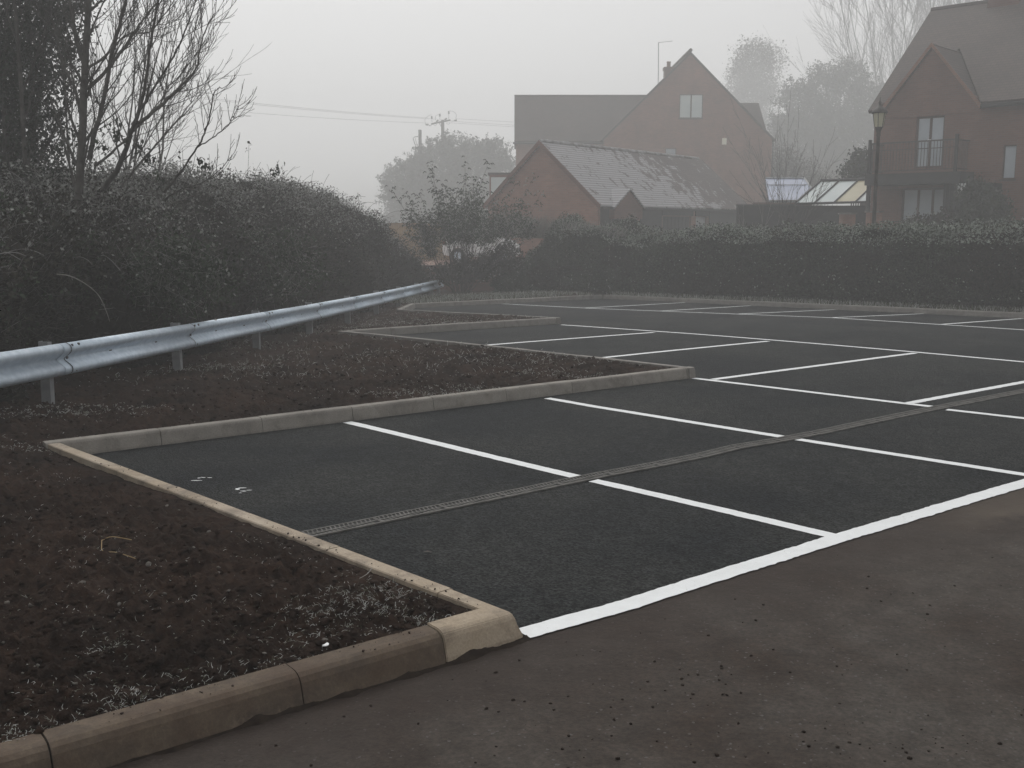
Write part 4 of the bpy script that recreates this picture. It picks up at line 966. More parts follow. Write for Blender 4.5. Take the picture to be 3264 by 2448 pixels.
for a, b in ((5.9, 8.9), (1.2, 3.6), (9.4, 10.7)): MB().box(a-.1, b+.1, -gw_+.14, -gw_+.196, 2.02, gzeave+.1).build('dark_boarding', M['timber_black'], gr_)
gx_apex = 4.3
gr2 = MB().slab([(-.08, -gw_, gzeave), (GL+.05, -gw_, gzeave), (GL+.05, 0, gzr), (-.08, 0, gzr)], .1).slab([(-.08, .001, gzr), (GL+.05, .001, gzr), (GL+.05, gw_, gzeave), (-.08, gw_, gzeave)], .1)
gr2.build('roof', M['roof_frost'], gr_)
mb = MB()
for k in range(int(GL/.33)): mb.tube([(-.08+.33*k, 0, gzr+.085), (-.08+.33*k+.31, 0, gzr+.095)], [.10, .115], 8)
mb.build('ridge_tiles', M['ridge'], gr_)
vb = MB()
for sy in (-1, 1): vb.prism([(-.10, 0, gzr+.13), (-.10, 0, gzr-.10), (-.10, sy*(gw_+.02), gzeave-.12), (-.10, sy*(gw_+.02), gzeave+.12)], (-.05, 0, 0))
vb.build('bargeboard', M['brick_dark'], gr_)
MB().tube([(-.05, -gw_-.05, gzeave-.02), (GL, -gw_-.05, gzeave-.02)], .06, 6).build('gutter', M['timber_black'], gr_)
# small gablet over the eaves
ap2 = ray(2005, 600); 
def on_plane_y(px, py, ly):
    """point on the garage-local plane y=ly seen at a pixel, in local coordinates"""
    d = ray(px, py); o_ = Vector((0, 0, HC))-gr_.location; ca, sa = math.cos(-ang), math.sin(-ang)
    ol = Vector((ca*o_.x-sa*o_.y, sa*o_.x+ca*o_.y, o_.z)); dl = Vector((ca*d.x-sa*d.y, sa*d.x+ca*d.y, d.z)); t = (ly-ol.y)/dl.y; return ol+dl*t
gf = -gw_-.15
A_ = on_plane_y(2005, 600, gf); Bl = on_plane_y(1958, 660, gf); Br = on_plane_y(2053, 662, gf); hwid = (Br.x-Bl.x)/2; mx = (Br.x+Bl.x)/2
A_ = Vector((mx, gf, A_.z)); zb = min(Bl.z, Br.z)
mb = MB().prism([(mx-hwid+.08, gf+.03, zb-.5), (mx+hwid-.08, gf+.03, zb-.5), (mx+hwid-.08, gf+.03, zb+.06), (mx, gf+.03, A_.z-.06), (mx-hwid+.08, gf+.03, zb+.06)], (0, 2.0, 0)).build('gablet_wall', M['brick_dark'], gr_)
MB().slab([(mx-hwid-.05, gf-.04, zb), (mx, gf-.04, A_.z), (mx, gf+3.0, A_.z), (mx-hwid-.05, gf+1.6, zb)], -.07).slab([(mx+hwid+.05, gf-.04, zb), (mx, gf-.041, A_.z+.001), (mx, gf+3.0, A_.z+.001), (mx+hwid+.05, gf+1.6, zb)], .07).build('gablet_roof', M['roof_frost'], gr_)

# pale framed lean-to just showing past the garage gable
p0 = at(1560, 556, 54); p1 = at(1700, 640, 54)
ob = empty('outbuilding', (p0.x, 54, TZ), label='pale fronted outbuilding showing behind the left slope of the garage gable', cat='outbuilding')
wd = 2.0; tz = p0.z-TZ; MB().box(0, wd, 0, 1.6, 0, tz).build('wall', M['brick_soft'], ob); MB().box(.08, wd-.05, -.03, -.003, tz-1.9, tz-.14).build('panel', M['pane_pale'], ob); MB().box(-.08, wd+.08, -.12, 1.7, tz+.002, tz+.09).build('roof', M['roof'], ob)

# -------- right house, long front running towards the right
CY_ = 40.0; cc = at(2782, 500, CY_); fd = Vector((.716, -.698, 0)); ra = math.atan2(fd.y, fd.x)
h2 = empty('brick_house', (cc.x, CY_, TZ), rz=ra, label='large dark brick house with a balcony and steep tiled roof at the right edge', cat='house')
def on2(px, py, ly=0.0):
    d = ray(px, py); o_ = Vector((0, 0, HC))-h2.location; ca, sa = math.cos(-ra), math.sin(-ra)
    ol = Vector((ca*o_.x-sa*o_.y, sa*o_.x+ca*o_.y, o_.z)); dl = Vector((ca*d.x-sa*d.y, sa*d.x+ca*d.y, d.z)); t = (ly-ol.y)/dl.y; return ol+dl*t
HL2 = 15.0; DW = 9.6; ze = on2(2770, 362, -.25).z; rdg = on2(2934, 48, DW/2); zr = rdg.z; s2 = (zr-ze)/(DW/2+.25)
wall = MB().prism([(0, 0, -.4), (0, DW, -.4), (0, DW, ze+.25*s2-.06), (0, DW/2, zr-.06), (0, 0, ze+.25*s2-.06)], (HL2, 0, 0)).build('wall', M['brick_r'], h2)
fdo = (on2(2920, 400).x, on2(3011, 400).x, on2(2965, 535).z, on2(2965, 370).z)
gwn = (on2(2874, 650).x, on2(3022, 650).x, 1.55-TZ, on2(2950, 600).z)
rw = (on2(3197, 500).x, on2(3239, 500).x, on2(3218, 570).z, on2(3218, 462).z)
cut(wall, [(a, b, -.5, .3, c_, d_) for a, b, c_, d_ in (fdo, gwn, rw)])
fw = MB()
window(h2, *fdo, 0, 2, 'blind', .07, name='french_door', sill=False); window(h2, *gwn, 0, 3, 'blind', .06); window(h2, *rw, 0, 1, 'blind', .04)
# lighter soldier-brick heads over the openings
for a, b, c_, d_ in (fdo, gwn): MB().prism([(a-.15, -.003, d_+.02), (b+.15, -.003, d_+.02), (b+.22, -.003, d_+.26), ((a+b)/2, -.003, d_+.34), (a-.22, -.003, d_+.26)], (0, -.02, 0)).build('lintel', M['brick_soft'], h2)
for s_ in (-.035, .035):
    MB().tube([((fdo[0]+fdo[1])/2+s_-.03, -.0, fdo[2]+1.0), ((fdo[0]+fdo[1])/2+s_+.03, -.0, fdo[2]+1.0)], .014, 6).build('door_handle', M['white'], h2)
ga = on2(2973, 137, -.05); grr = on2(3137, 311, -.05); gm_ = ga.x; ghw = grr.x-gm_; gback = (ga.z-ze)/s2-.25
nrm2 = Vector((0, -s2, 1)).normalized()*.13
rm = MB().prism([(-.12, -.25, ze), (gm_-ghw, -.25, ze), (gm_, gback, ga.z), (gm_+ghw, -.25, ze), (HL2+.1, -.25, ze), (HL2+.1, DW/2, zr), (-.12, DW/2, zr)], nrm2)
rm.slab([(-.12, DW/2+.001, zr), (HL2+.1, DW/2+.001, zr), (HL2+.1, DW+.25, ze), (-.12, DW+.25, ze)], .13)
rm.build('roof', M['roof'], h2); MB().tube([(-.12, DW/2, zr+.11), (HL2, DW/2, zr+.11)], .12, 8).build('ridge_tiles', M['roof'], h2)
# front gable flush with the wall
gzb = ze+.04
MB().prism([(gm_-ghw+.05, -.03, gzb-.25), (gm_+ghw-.05, -.03, gzb-.25), (gm_+ghw-.05, -.03, gzb), (gm_, -.03, ga.z-.10), (gm_-ghw+.05, -.03, gzb)], (0, .5, 0)).build('gable_wall', M['brick_r'], h2)
MB().slab([(gm_-ghw, -.12, gzb-.08), (gm_, -.12, ga.z), (gm_, gback+.1, ga.z), (gm_-ghw, -.05, gzb-.08)], -.12).slab([(gm_+ghw, -.12, gzb-.08), (gm_, -.121, ga.z+.001), (gm_, gback+.1, ga.z+.001), (gm_+ghw, -.05, gzb-.08)], .12).build('gable_roof', M['roof'], h2)
for s_ in (1,): MB().prism([(gm_+ghw+.03, -.16, gzb-.10), (gm_+.0, -.16, ga.z+.01), (gm_+.0, -.16, ga.z-.14), (gm_+ghw-.10, -.16, gzb-.13)], (0, .035, 0)).prism([(gm_-ghw-.03, -.16, gzb-.10), (gm_-.0, -.16, ga.z+.01), (gm_-.0, -.16, ga.z-.14), (gm_-ghw+.10, -.16, gzb-.13)], (0, .035, 0)).build('bargeboard', M['brick_soft'], h2)
MB().tube([(gm_+ghw, -.30, ze-.04), (HL2, -.30, ze-.04)], .07, 6).build('gutter', M['timber_black'], h2)
# chimney on the ridge
cq = on2(3160, 12, DW/2).x
ch = MB().box(cq, cq+1.15, DW/2-.4, DW/2+.4, zr-.6, zr+1.5); ch.box(cq-.06, cq+1.21, DW/2-.46, DW/2+.46, zr+1.5, zr+1.7); ch.build('chimney', M['brick_dark'], h2)
# balcony
bz = on2(2770, 556, -1.1).z; x0b = on2(2772, 500, -1.1).x; x1b = on2(3047, 500, -1.1).x; bt = bz+1.12
bal = MB().box(x0b-.1, x1b+.25, -1.2, -.004, bz-.40, bz).build('balcony', M['timber_black'], h2)  # slab deepened so its black face stands in for the shade below
r_ = MB().box(x0b, x1b, -1.12, -1.07, bt-.05, bt).box(x0b, x1b, -1.12, -1.07, bt-.3, bt-.27).box(x0b, x1b, -1.12, -1.07, bz+.08, bz+.12)
for e_ in (x0b, x1b): r_.box(e_-.02, e_+.02, -1.065, -.01, bt-.05, bt).box(e_-.02, e_+.02, -1.065, -.01, bz+.08, bz+.12)
r_.build('handrail', M['iron'], bal)
sp_ = MB(); n_ = int((x1b-x0b)/.11)
for k in range(1, n_): x = x0b+(x1b-x0b)*k/n_; sp_.box(x-.009, x+.009, -1.104, -1.086, bz+.121, bt-.051)
for e_ in (x0b, x1b):
    for k in range(1, 9): sp_.box(e_-.009, e_+.009, -1.06+.12*k-.009, -1.06+.12*k+.009, bz+.121, bt-.051)
sp_.build('balusters', M['iron'], bal)
for e_, t2 in ((x0b, .12), (x1b, .16)):
    MB().box(e_-.05, e_+.05, -1.15, -1.05, bz, bt+t2).build('post', M['timber_black'], bal)
for e_ in (x0b+.02, x1b+.05): MB().box(e_-.06, e_+.06, -1.14, -1.02, -.3, bz-.401).build('support_post', M['timber_black'], bal)
# dark boarded lean-to beside the balcony
lx0, lx1 = on2(3050, 650).x-.1, on2(3200, 650).x-.1
lt = MB().box(lx0, lx1, -1.0, -.01, -.3, bz-.41)
for k in range(12): x = lx0+(lx1-lx0)*(k+.5)/12; lt.box(x-.012, x+.012, -1.02, -1.001, -.3, bz-.45)
lt.build('boarded_porch', M['timber_black'], h2)
vx, vz = on2(3053, 600, -1.04).x, on2(3053, 603, -1.04).z
v_ = MB()
for k in range(3): v_.box(vx+.0+.10*k, vx+.06+.10*k, -1.06, -1.025, vz-.18, vz+.2)
v_.build('vent_grille', M['white'], h2)

# evergreen climber and low shrub against the house
def leafy(name, label, blobs, nclump, per, rad, leaf, mats, p, cat='shrub', seed=0, base=None):
    rng = np.random.default_rng(seed); b_ = blobs[0]; root = empty(name, base or (b_[0], b_[1], b_[2]-b_[5]), label=label, cat=cat); o3 = np.array(root.location)
    P = clumped(blobs, nclump, per, rad, rng); V1, F1_ = leaf_arrays(P, leaf, .6, rng=rng); npmesh('foliage_twigs', V1-o3, F1_, [M[m] for m in mats], parent=root, mi=(rng.random(len(P)) < p).astype(int))
    A_ = crown_points([(b[0], b[1], b[2], b[3]*.8, b[4]*.8, b[5]*.8) for b in blobs], 120, rng); B_ = A_*.5+np.array([b_[0], b_[1], b_[2]-b_[5]])*.5; V1, F1_ = sticks(A_, B_, .01, .02); npmesh('stems', V1-o3, F1_, M['bark'], parent=root); return root
def bw(px, py, Yd, w_, d_, h_): c = at(px, py, Yd); return (c.x, c.y, c.z, w_, d_, h_)
leafy('climber', 'dark evergreen climber covering the wall to the right of the balcony', [bw(3110, 640, 35.3, .6, .3, .7), bw(3160, 680, 34.8, .6, .35, .7), bw(3120, 710, 34.9, .8, .4, .6)], 1100, 14, .10, .09, ['ivy', 'hedge'], .25, seed=61)
leafy('low_shrub', 'leafy shrub below the three paned ground floor window', [bw(2960, 725, 36.0, 1.0, .5, .42), bw(3020, 705, 35.8, .5, .4, .35)], 350, 14, .10, .09, ['bramble', 'frost_leaf'], .08, seed=62)

leafy('undergrowth', 'dark scrubby undergrowth at the foot of the drooping shrub in front of the car', [bw(1440, 868, 36.2, .55, .4, .42), bw(1500, 858, 36.4, .55, .4, .5), bw(1560, 850, 36.4, .5, .4, .55), bw(1620, 830, 36.6, .5, .4, .75), bw(1395, 880, 36.0, .4, .3, .3)], 520, 14, .09, .08, ['bramble', 'frost_leaf'], .10, seed=64)
# ------------------------------------------------------------------ lamp post
LY = 28.5; lt_ = at(2805, 333, LY); gzl = TZ; lb = at(2797, 738, LY)
lp = empty('lamp_post', (lt_.x, LY, TZ-.4), label='black Victorian style lamp post with a cream lantern behind the clipped hedge', cat='lamp post')
Z_ = lambda py: at(2800, py, LY).z-(TZ-.4)
zt, zc, zl1, zl0 = Z_(335), Z_(356), Z_(360), Z_(405)
MB().lathe((0, 0, 0), [(.13, 0), (.13, .25), (.09, .32), (.085, .9), (.06, .98), (.055, 1.8), (.045, zl0-.25), (.06, zl0-.22), (.05, zl0-.16), (.08, zl0-.05), (.11, zl0)], 14).build('post', M['iron'], lp, smooth=True)
MB().lathe((0, 0, 0), [(.115, zl0+.002), (.17, zl1-.01)], 6).build('lantern', M['lantern'], lp)
fr_ = MB()
for k in range(6):
    t = math.pi*k/3; fr_.tube([(.117*math.cos(t), .117*math.sin(t), zl0), (.174*math.cos(t), .174*math.sin(t), zl1)], .009, 4)
fr_.build('lantern_frame', M['iron'], lp)
MB().lathe((0, 0, 0), [(.21, zl1-.008), (.215, zl1+.02), (.12, zl1+.13), (.05, zl1+.18), (.03, zl1+.24), (.045, zl1+.27), (.02, zl1+.31), (.012, zl1+.42)], 14).build('lantern_cap', M['iron'], lp, smooth=True)

# ------------------------------------------------------------------ glass canopy, blue glass roof, brick piers
Yb, Yt = 41.5, 44.0
bl_, br_, tr_, tl_ = at(2534, 650, Yb), at(2800, 643, Yb), at(2800, 574, Yt), at(2616, 580, Yt)
ca = empty('glass_canopy', (bl_.x, Yb, TZ), label='sloping glazed canopy with three pale panes and one cream pane between the houses', cat='canopy'); co = ca.location
nP = [0, .232, .470, .725, 1.0]; bw_ = br_-bl_; bx = lambda t: bl_+(br_-bl_)*t; shift = tl_-bl_
for k in range(4):
    a, b = bx(nP[k]), bx(nP[k+1]); ta, tb_ = a+shift, b+shift
    MB().slab([a-co, b-co, tb_-co, ta-co], .02).build('pane', M['pane_cream' if k == 2 else 'pane_pale'], ca)
fr_ = MB()
for k in range(5): a = bx(nP[k])-co+Vector((0, -.02, .035)); fr_.tube([a, a+shift], .035, 5)
fr_.tube([bl_-co, br_-co], .05, 5); fr_.tube([tl_-co+Vector((0, 0, .05)), br_+shift-co+Vector((0, 0, .05))], .07, 5); fr_.build('frame', M['timber_black'], ca)
MB().box(-2.2, (br_-bl_).x+.2, .3, .5, 0, bl_.z-TZ-.06).build('boarded_wall', M['timber_black'], ca)
# blue tinted glass roof behind
q0, q1, q2, q3, q4 = at(2452, 641, 47), at(2541, 641, 47), at(2586, 600, 48.2), at(2563, 569, 49.5), at(2440, 569, 49.5)
cs = empty('conservatory', (q0.x, 47, TZ), label='conservatory with a bluish glass roof seen through bare branches', cat='conservatory'); co = cs.location
MB().add([q-co for q in (q0, q1, q2, q3, q4)]+[q-co+Vector((0, .05, -.03)) for q in (q0, q1, q2, q3, q4)], [(0, 1, 2, 3, 4), (9, 8, 7, 6, 5), (0, 5, 6, 1), (1, 6, 7, 2), (2, 7, 8, 3), (3, 8, 9, 4), (4, 9, 5, 0)]).build('glass_roof', M['pane_blue'], cs)
fr_ = MB(); L5 = [q-co+Vector((0, -.02, .03)) for q in (q0, q1, q2, q3, q4)]
for a, b in ((0, 1), (1, 2), (2, 3), (3, 4)): fr_.tube([L5[a], L5[b]], .035, 4)
m1, m2_ = (L5[0].lerp(L5[4], .68)), (L5[1].lerp(L5[3], .68)); fr_.tube([m1, m2_+Vector((.4, 0, 0))], .02, 4)
fr_.build('frame', M['galv_dull'], cs); MB().box(-.6, (q1-q0).x+.8, .4, .5, 0, q0.z-TZ-.05).build('base_wall', M['brick_dark'], cs)
for px0, px1, py, Yd, lab in ((2688, 2728, 678, 38.5, 'brick gate pier left of the lamp post'), (2774, 2812, 672, 37.4, 'brick gate pier directly behind the lamp post')):
    a, b = at(px0, py, Yd), at(px1, py, Yd); e = empty('gate_pier', (a.x, Yd, TZ), label=lab, cat='pier', group='brick gate piers')
    MB().box(0, b.x-a.x, 0, b.x-a.x, 0, a.z-TZ-.06).build('shaft', M['brick_soft'], e); MB().box(-.05, b.x-a.x+.05, -.05, b.x-a.x+.05, a.z-TZ-.06, a.z-TZ).build('cap', M['stone'], e)
a, b = at(2350, 655, 45.5), at(2560, 655, 45.5); e = empty('boundary_wall', (a.x, 45.5, TZ), label='dark boarded wall below the blue glass roof', cat='wall'); MB().box(0, b.x-a.x, 0, .2, 0, a.z-TZ).box(-.02, b.x-a.x+.02, -.03, .23, a.z-TZ, a.z-TZ+.05).build('boards', M['timber_black'], e)
# picket topped fence behind the canopy
a, b = at(2716, 568, 46), at(2790, 553, 46); e = empty('picket_fence', (a.x, 46, TZ), label='misty row of pale pickets above the glass canopy', cat='fence'); f_ = MB(); zt = a.z-TZ
for k in range(11): f_.box(.1*k, .1*k+.05, 0, .02, zt-1.2, zt+.03*(k % 2))
f_.box(0, 1.1, .021, .05, zt-.3, zt-.24).build('pickets', M['pole'], e)
# low garden rail across the right
a, b = on2(2815, 706, -2.2), on2(3290, 695, -2.2); e = empty('garden_rail', (0, 0, 0), label='thin dark rail crossing the garden in front of the right hand house', cat='rail'); e.location = h2.matrix_world.translation if False else h2.location; e.rotation_euler = h2.rotation_euler
f_ = MB().tube([(a.x-.3, -2.2, a.z), (b.x+1, -2.2, a.z)], .02, 5)
f_.build('rail', M['timber_black'], e); f_ = MB()
for k in range(5): x = a.x-.3+(b.x+1.3-a.x)*k/4; f_.box(x-.03, x+.03, -2.17, -2.11, 0, a.z+.05)
f_.build('stakes', M['timber_black'], e)

# ------------------------------------------------------------------ retaining wall, wooden fence, white car
e = empty('retaining_wall', (-7.6, 39.75, -1.3), label='low dark retaining wall below the brick paved drive at the end of the car park', cat='wall')
MB().box(0, 9.6, 0, .28, 0, 1.3+TZ+.02).build('wall', M['brick_dark'], e); MB().box(-.02, 9.62, -.03, .31, 1.3+TZ+.02, 1.3+TZ+.07).build('coping', M['frame_brown'], e)
a = at(1240, 711, 47.5); b = at(1400, 711, 47.5); e = empty('panel_fence', (a.x, 47.5, TZ), label='ochre close boarded wooden fence beside the drive', cat='fence'); f_ = MB(); zt = a.z-TZ; wd = b.x-a.x+1.5; k = 0
while k*.11 < wd: f_.box(k*.11, k*.11+.105, -.01*(k % 2), .02-.01*(k % 2), 0, zt-.06); k += 1
f_.build('boards', M['fence'], e); MB().box(-.03, wd+.03, -.04, .05, zt-.058, zt).build('capping', M['fence'], e)
for k in range(3): MB().box(wd*k/2-.05, wd*k/2+.05, .051, .15, 0, zt-.02).build('post', M['pole'], e)

CYd = 43.6; cxl = at(1408, 760, CYd).x
car = empty('parked_car', (cxl, CYd, TZ+.012), label='white hatchback parked on the brick drive, half hidden by the drooping shrub', cat='car')
roofz = at(1500, 714, CYd).z-TZ; s_ = roofz/1.52; Lc = at(1662, 760, CYd).x-cxl
def carpt(x, z): return (x*Lc/3.95, z*s_)
side_ = [(.05, .32), (.02, .62), (.10, .95), (.28, 1.02), (2.95, .98), (3.55, .86), (3.86, .66), (3.93, .42), (3.86, .28), (3.52, .24), (3.44, .40), (3.28, .56), (3.06, .60), (2.84, .54), (2.70, .38), (2.66, .24), (1.18, .24), (1.14, .38), (1.0, .54), (.78, .60), (.56, .54), (.42, .38), (.38, .26)]
def xz(l, y): return [(carpt(x, z)[0], y, carpt(x, z)[1]) for x, z in l]
MB().prism(xz(side_, 0), (0, 1.7, 0)).build('body', M['car_white'], car, bevel=.04)
gh = [(.22, .98), (.42, 1.36), (.62, 1.44), (2.0, 1.44), (2.3, 1.36), (2.98, .97)]
MB().prism(xz(gh, .10), (0, 1.5, 0)).build('windows', M['glass_dark'], car, bevel=.03)
rfp = [(.40, 1.37), (.58, 1.49), (1.2, 1.525), (2.0, 1.49), (2.34, 1.36), (2.0, 1.42), (.66, 1.42)]
MB().prism(xz(rfp, .08), (0, 1.54, 0)).build('roof', M['car_white'], car, bevel=.015)
pl = MB()
for x0_, x1_ in ((.22, .42), (1.32, 1.30), (2.98, 2.30)):
    for y in (.085, 1.585): pl.prism([(carpt(x0_, 0)[0]-.04, y, carpt(0, .98)[1]), (carpt(x0_, 0)[0]+.05, y, carpt(0, .98)[1]), (carpt(x1_, 0)[0]+.05, y, carpt(0, 1.42)[1]), (carpt(x1_, 0)[0]-.04, y, carpt(0, 1.42)[1])], (0, .03, 0))
pl.build('pillars', M['car_white'], car)
for x in (.78, 3.06):
    for y in (.02, 1.5):
        c = Vector((carpt(x, 0)[0], y, .30)); w = MB(); w.tube([c, c+Vector((0, .18, 0))], .30, 20); wo = w.build('wheel', M['tyre'], car); MB().tube([c+Vector((0, -.01, 0)), c+Vector((0, .19, 0))], .18, 12).build('rim', M['galv'], wo)
for y in (.12, 1.38): MB().box(carpt(3.70, 0)[0], carpt(3.86, 0)[0], y, y+.22, carpt(0, .58)[1], carpt(0, .72)[1]).build('headlight', M['pane_pale'], car, bevel=.02)
for y in (-.004, 1.5): MB().box(carpt(.06, 0)[0]-.02, carpt(.2, 0)[0], y, y+.2, carpt(0, .72)[1], carpt(0, .94)[1]).build('tail_light', M['red'], car)
MB().box(carpt(2.55, 0)[0], carpt(2.75, 0)[0], -.16, -.01, carpt(0, .98)[1], carpt(0, 1.1)[1]).build('door_mirror', M['car_white'], car, bevel=.02)
MB().box(carpt(1.34, 0)[0], carpt(1.35, 0)[0]+.006, -.003, .02, carpt(0, .3)[1], carpt(0, .97)[1]).box(carpt(2.5, 0)[0], carpt(2.5, 0)[0]+.012, -.003, .02, carpt(0, .3)[1], carpt(0, .97)[1]).build('door_seams', M['pit'], car)

# ------------------------------------------------------------------ power poles and wires
PYd = 130.0
def pz(x, y): return at(1250+x/4.88, 300+y/4.88, PYd)
pt = pz(785, 400); pb = Vector((pt.x, PYd, TZ))
po = empty('power_pole', pb, label='wooden power pole with a steel crossarm and six insulators above the evergreens', cat='power pole')
MB().tube([(0, 0, -.3), (0, 0, (pt-pb).z)], [.24, .2], 10).build('pole', M['pole'], po)
c0, c1 = pz(605, 462)-pb, pz(905, 400)-pb; ca_ = MB(); ca_.tube([c0+Vector((0, .25, 0)), c1+Vector((0, .25, 0))], .10, 4); ca_.tube([pz(730, 440)-pb, pz(775, 530)-pb], .04, 4).build('crossarm', M['iron'], po)
def insul(p, q):
    m_ = MB().tube([p, q], .022, 5); d = (q-p).normalized()
    for k in range(3): m_.tube([q+d*(.05+.1*k), q+d*(.11+.1*k)], [.13, .10], 8)
    m_.tube([q, q+d*.34], .06, 6); return m_.build('insulator', M['iron'], po)
for (x0_, y0_, x1_, y1_) in ((620, 450, 616, 385), (745, 420, 742, 350), (880, 390, 880, 310)): insul(pz(x0_, y0_)-pb, pz(x1_, y1_)-pb)
for (x0_, y0_, x1_, y1_) in ((600, 490, 560, 480), (660, 450, 685, 430), (800, 410, 815, 400), (920, 420, 965, 412)): insul(pz(x0_, y0_)-pb, pz(x1_, y1_)-pb)
lp2 = MB()
for pts in (((555, 455), (575, 490), (600, 495), (608, 465)), ((640, 470), (665, 488), (700, 470)), ((840, 455), (880, 468), (900, 440)), ((520, 460), (510, 400), (560, 340), (616, 320)), ((675, 400), (680, 340), (742, 310)), ((880, 262), (950, 270), (1000, 320), (985, 380))):
    lp2.tube([p-pb for p in smooth_path([pz(*q) for q in pts], 5)], .022, 4)
lp2.build('jumper_wires', M['iron'], po)
pt2 = pz(432, 555); pb2 = Vector((pt2.x, PYd, TZ)); po2 = empty('power_pole', pb2, label='plain wooden pole with a side bracket left of the pole with insulators', cat='power pole')
MB().tube([(0, 0, -.3), (0, 0, (pt2-pb2).z)], [.26, .2], 10).build('pole', M['pole'], po2)
bk = MB().tube([p-pb2 for p in (pz(430, 655), pz(350, 665), pz(325, 690), pz(345, 750), pz(400, 880))], .05, 5).tube([p-pb2 for p in (pz(360, 690), pz(385, 780), pz(420, 850))], .03, 5); bk.tube([p-pb2 for p in (pz(460, 850), pz(600, 850), pz(620, 800))], .04, 5).lathe(pz(620, 800)-pb2, [(.05, -.1), (.14, -.06), (.14, .06), (.05, .1)], 8).build('bracket', M['iron'], po2)
for n_, (a, b, sag, lab) in enumerate(((zl(700, 470, 95), pz(555, 370), .25, 'uppermost power line crossing the mist from the left to the pole'), (zl(700, 478, 95.5), pz(690, 390), .28, 'middle power line crossing the mist from the left to the pole'), (zl(700, 540, 95), pz(560, 450), .25, 'lowest power line crossing the mist from the left to the pole'),
    (pz(985, 380), at(2000, 400, 134), .15, 'upper power line from the pole behind the house roof'), (pz(900, 420), at(2000, 412, 134), .15, 'middle power line from the pole behind the house roof'), (pz(840, 440), at(2000, 420, 134), .12, 'lower power line from the pole behind the house roof'))):
    P_ = [a.lerp(b, t)-Vector((0, 0, sag*4*t*(1-t))) for t in np.linspace(0, 1, 14)]; o = MB().tube(P_, .014, 4).build('power_line', M['iron']); tag(o, lab, 'power line', 'power lines in the mist')

# ------------------------------------------------------------------ background trees
def blob_tree(name, label, outline, Yd, nclump, per, rad, leaf, mats, seed, p=.4, depth=1.5, trunkx=None, zb=TZ, feather=0, sc=1.0, dy=0):
    outline = [(a, b+dy, c*sc, d*sc) for a, b, c, d in outline]
    rng = np.random.default_rng(seed); bl = [bw(px, py, Yd+rng.normal(0, .6), w_, w_*.8, h_) for px, py, w_, h_ in outline]
    tx = np.mean([b[0] for b in bl]) if trunkx is None else at(trunkx, 500, Yd).x; root = empty(name, (tx, Yd, zb), label=label, cat='tree'); o3 = np.array(root.location)
    cl = crown_points(bl, nclump, rng, .45); N_ = len(cl)
    if feather:   # clumps drawn out into upswept sprays
        dirs = unit(np.stack([(cl[:, 0]-tx)*.25, rng.normal(0, .4, N_), np.full(N_, 1.)], 1)+rng.normal(0, .3, (N_, 3))); tt = rng.random((N_, per))*feather
        P = (cl[:, None, :]+dirs[:, None, :]*tt[:, :, None]+rng.normal(0, 1, (N_, per, 3))*(rad*(1-.7*tt/feather))[:, :, None]).reshape(-1, 3)
    else: P = np.repeat(cl, per, 0)+rng.normal(0, rad, (N_*per, 3))
    V1, F1_ = leaf_arrays(P, leaf, .55, rng=rng); mi = np.repeat((rng.random(N_) < p).astype(int), per); npmesh('crown', V1-o3, F1_, [M[m] for m in mats], parent=root, mi=mi)
    T = Tree(seed); zt = max(b[2] for b in bl); T.poly([Vector((tx, Yd, zb-.3)), Vector((tx+.1, Yd, zb+(zt-zb)*.5)), Vector((tx, Yd, zt-.3))], .28, .05)
    for b in bl: T.poly([Vector((tx, Yd, zb+(b[2]-zb)*.5)), Vector((b[0], b[1], b[2]))], .09, .03)
    V1, F1_ = T.arrays(); npmesh('trunk', V1-o3, F1_, M['bark_far'], parent=root); return root
blob_tree('evergreen_tree', 'broad feathery evergreen mass below the power poles', [(1290, 560, 1.1, 1.3), (1340, 540, 1.3, 1.4), (1400, 520, 1.5, 1.8), (1450, 470, 1.2, 1.2), (1500, 500, 1.4, 1.5), (1555, 480, 1.1, 1.2), (1590, 530, 1.2, 1.4), (1625, 590, .8, 1.0), (1330, 640, 1.6, 1.4), (1430, 620, 2, 1.6), (1540, 620, 1.8, 1.4), (1260, 620, .6, 1.5), (1540, 450, .5, .7), (1275, 690, .8, .9), (1400, 700, 2.4, .9)], 122, 3200, 26, .3, .25, ['conifer', 'conifer_b'], 71, .45, feather=1.7, sc=1.66, dy=34)
blob_tree('evergreen_tree', 'dark spiky evergreen tree left of the balcony house', [(2560, 330, 1.1, 1.6), (2620, 290, 1.2, 1.6), (2690, 260, 1.2, 1.3), (2740, 330, 1.3, 1.5), (2550, 430, 1.7, 1.5), (2650, 420, 2.0, 1.8), (2760, 430, 1.4, 1.6), (2520, 520, 1.7, 1.2), (2650, 530, 2.3, 1.5), (2770, 530, 1.4, 1.5), (2590, 250, .4, .5), (2500, 330, .4, .35), (2690, 215, .5, .5), (2500, 400, .7, .7)], 128, 3000, 26, .3, .26, ['conifer', 'conifer_b'], 72, .4, feather=2.2, sc=1.5, dy=16)
blob_tree('round_shrub', 'small rounded evergreen bush left of the balcony', [(2760, 520, .8, .7), (2750, 550, 1.1, .6)], 47, 260, 16, .12, .12, ['hedge', 'conifer'], 75, .3)
blob_tree('misty_tree', 'very faint tall tree in the fog behind the gabled house', [(2400, 200, 2.2, 2.6), (2360, 250, 1.8, 1.8), (2460, 200, 1.5, 1.8), (2400, 300, 2.4, 1.8), (2330, 330, 1.6, 1.4), (2450, 290, 1.6, 1.6), (2400, 400, 2.2, 2.4), (2340, 420, 2, 1.6), (2460, 420, 1.6, 2)], 188, 1500, 16, .8, .34, ['bark_far', 'conifer_b'], 73, .4, sc=1.5)
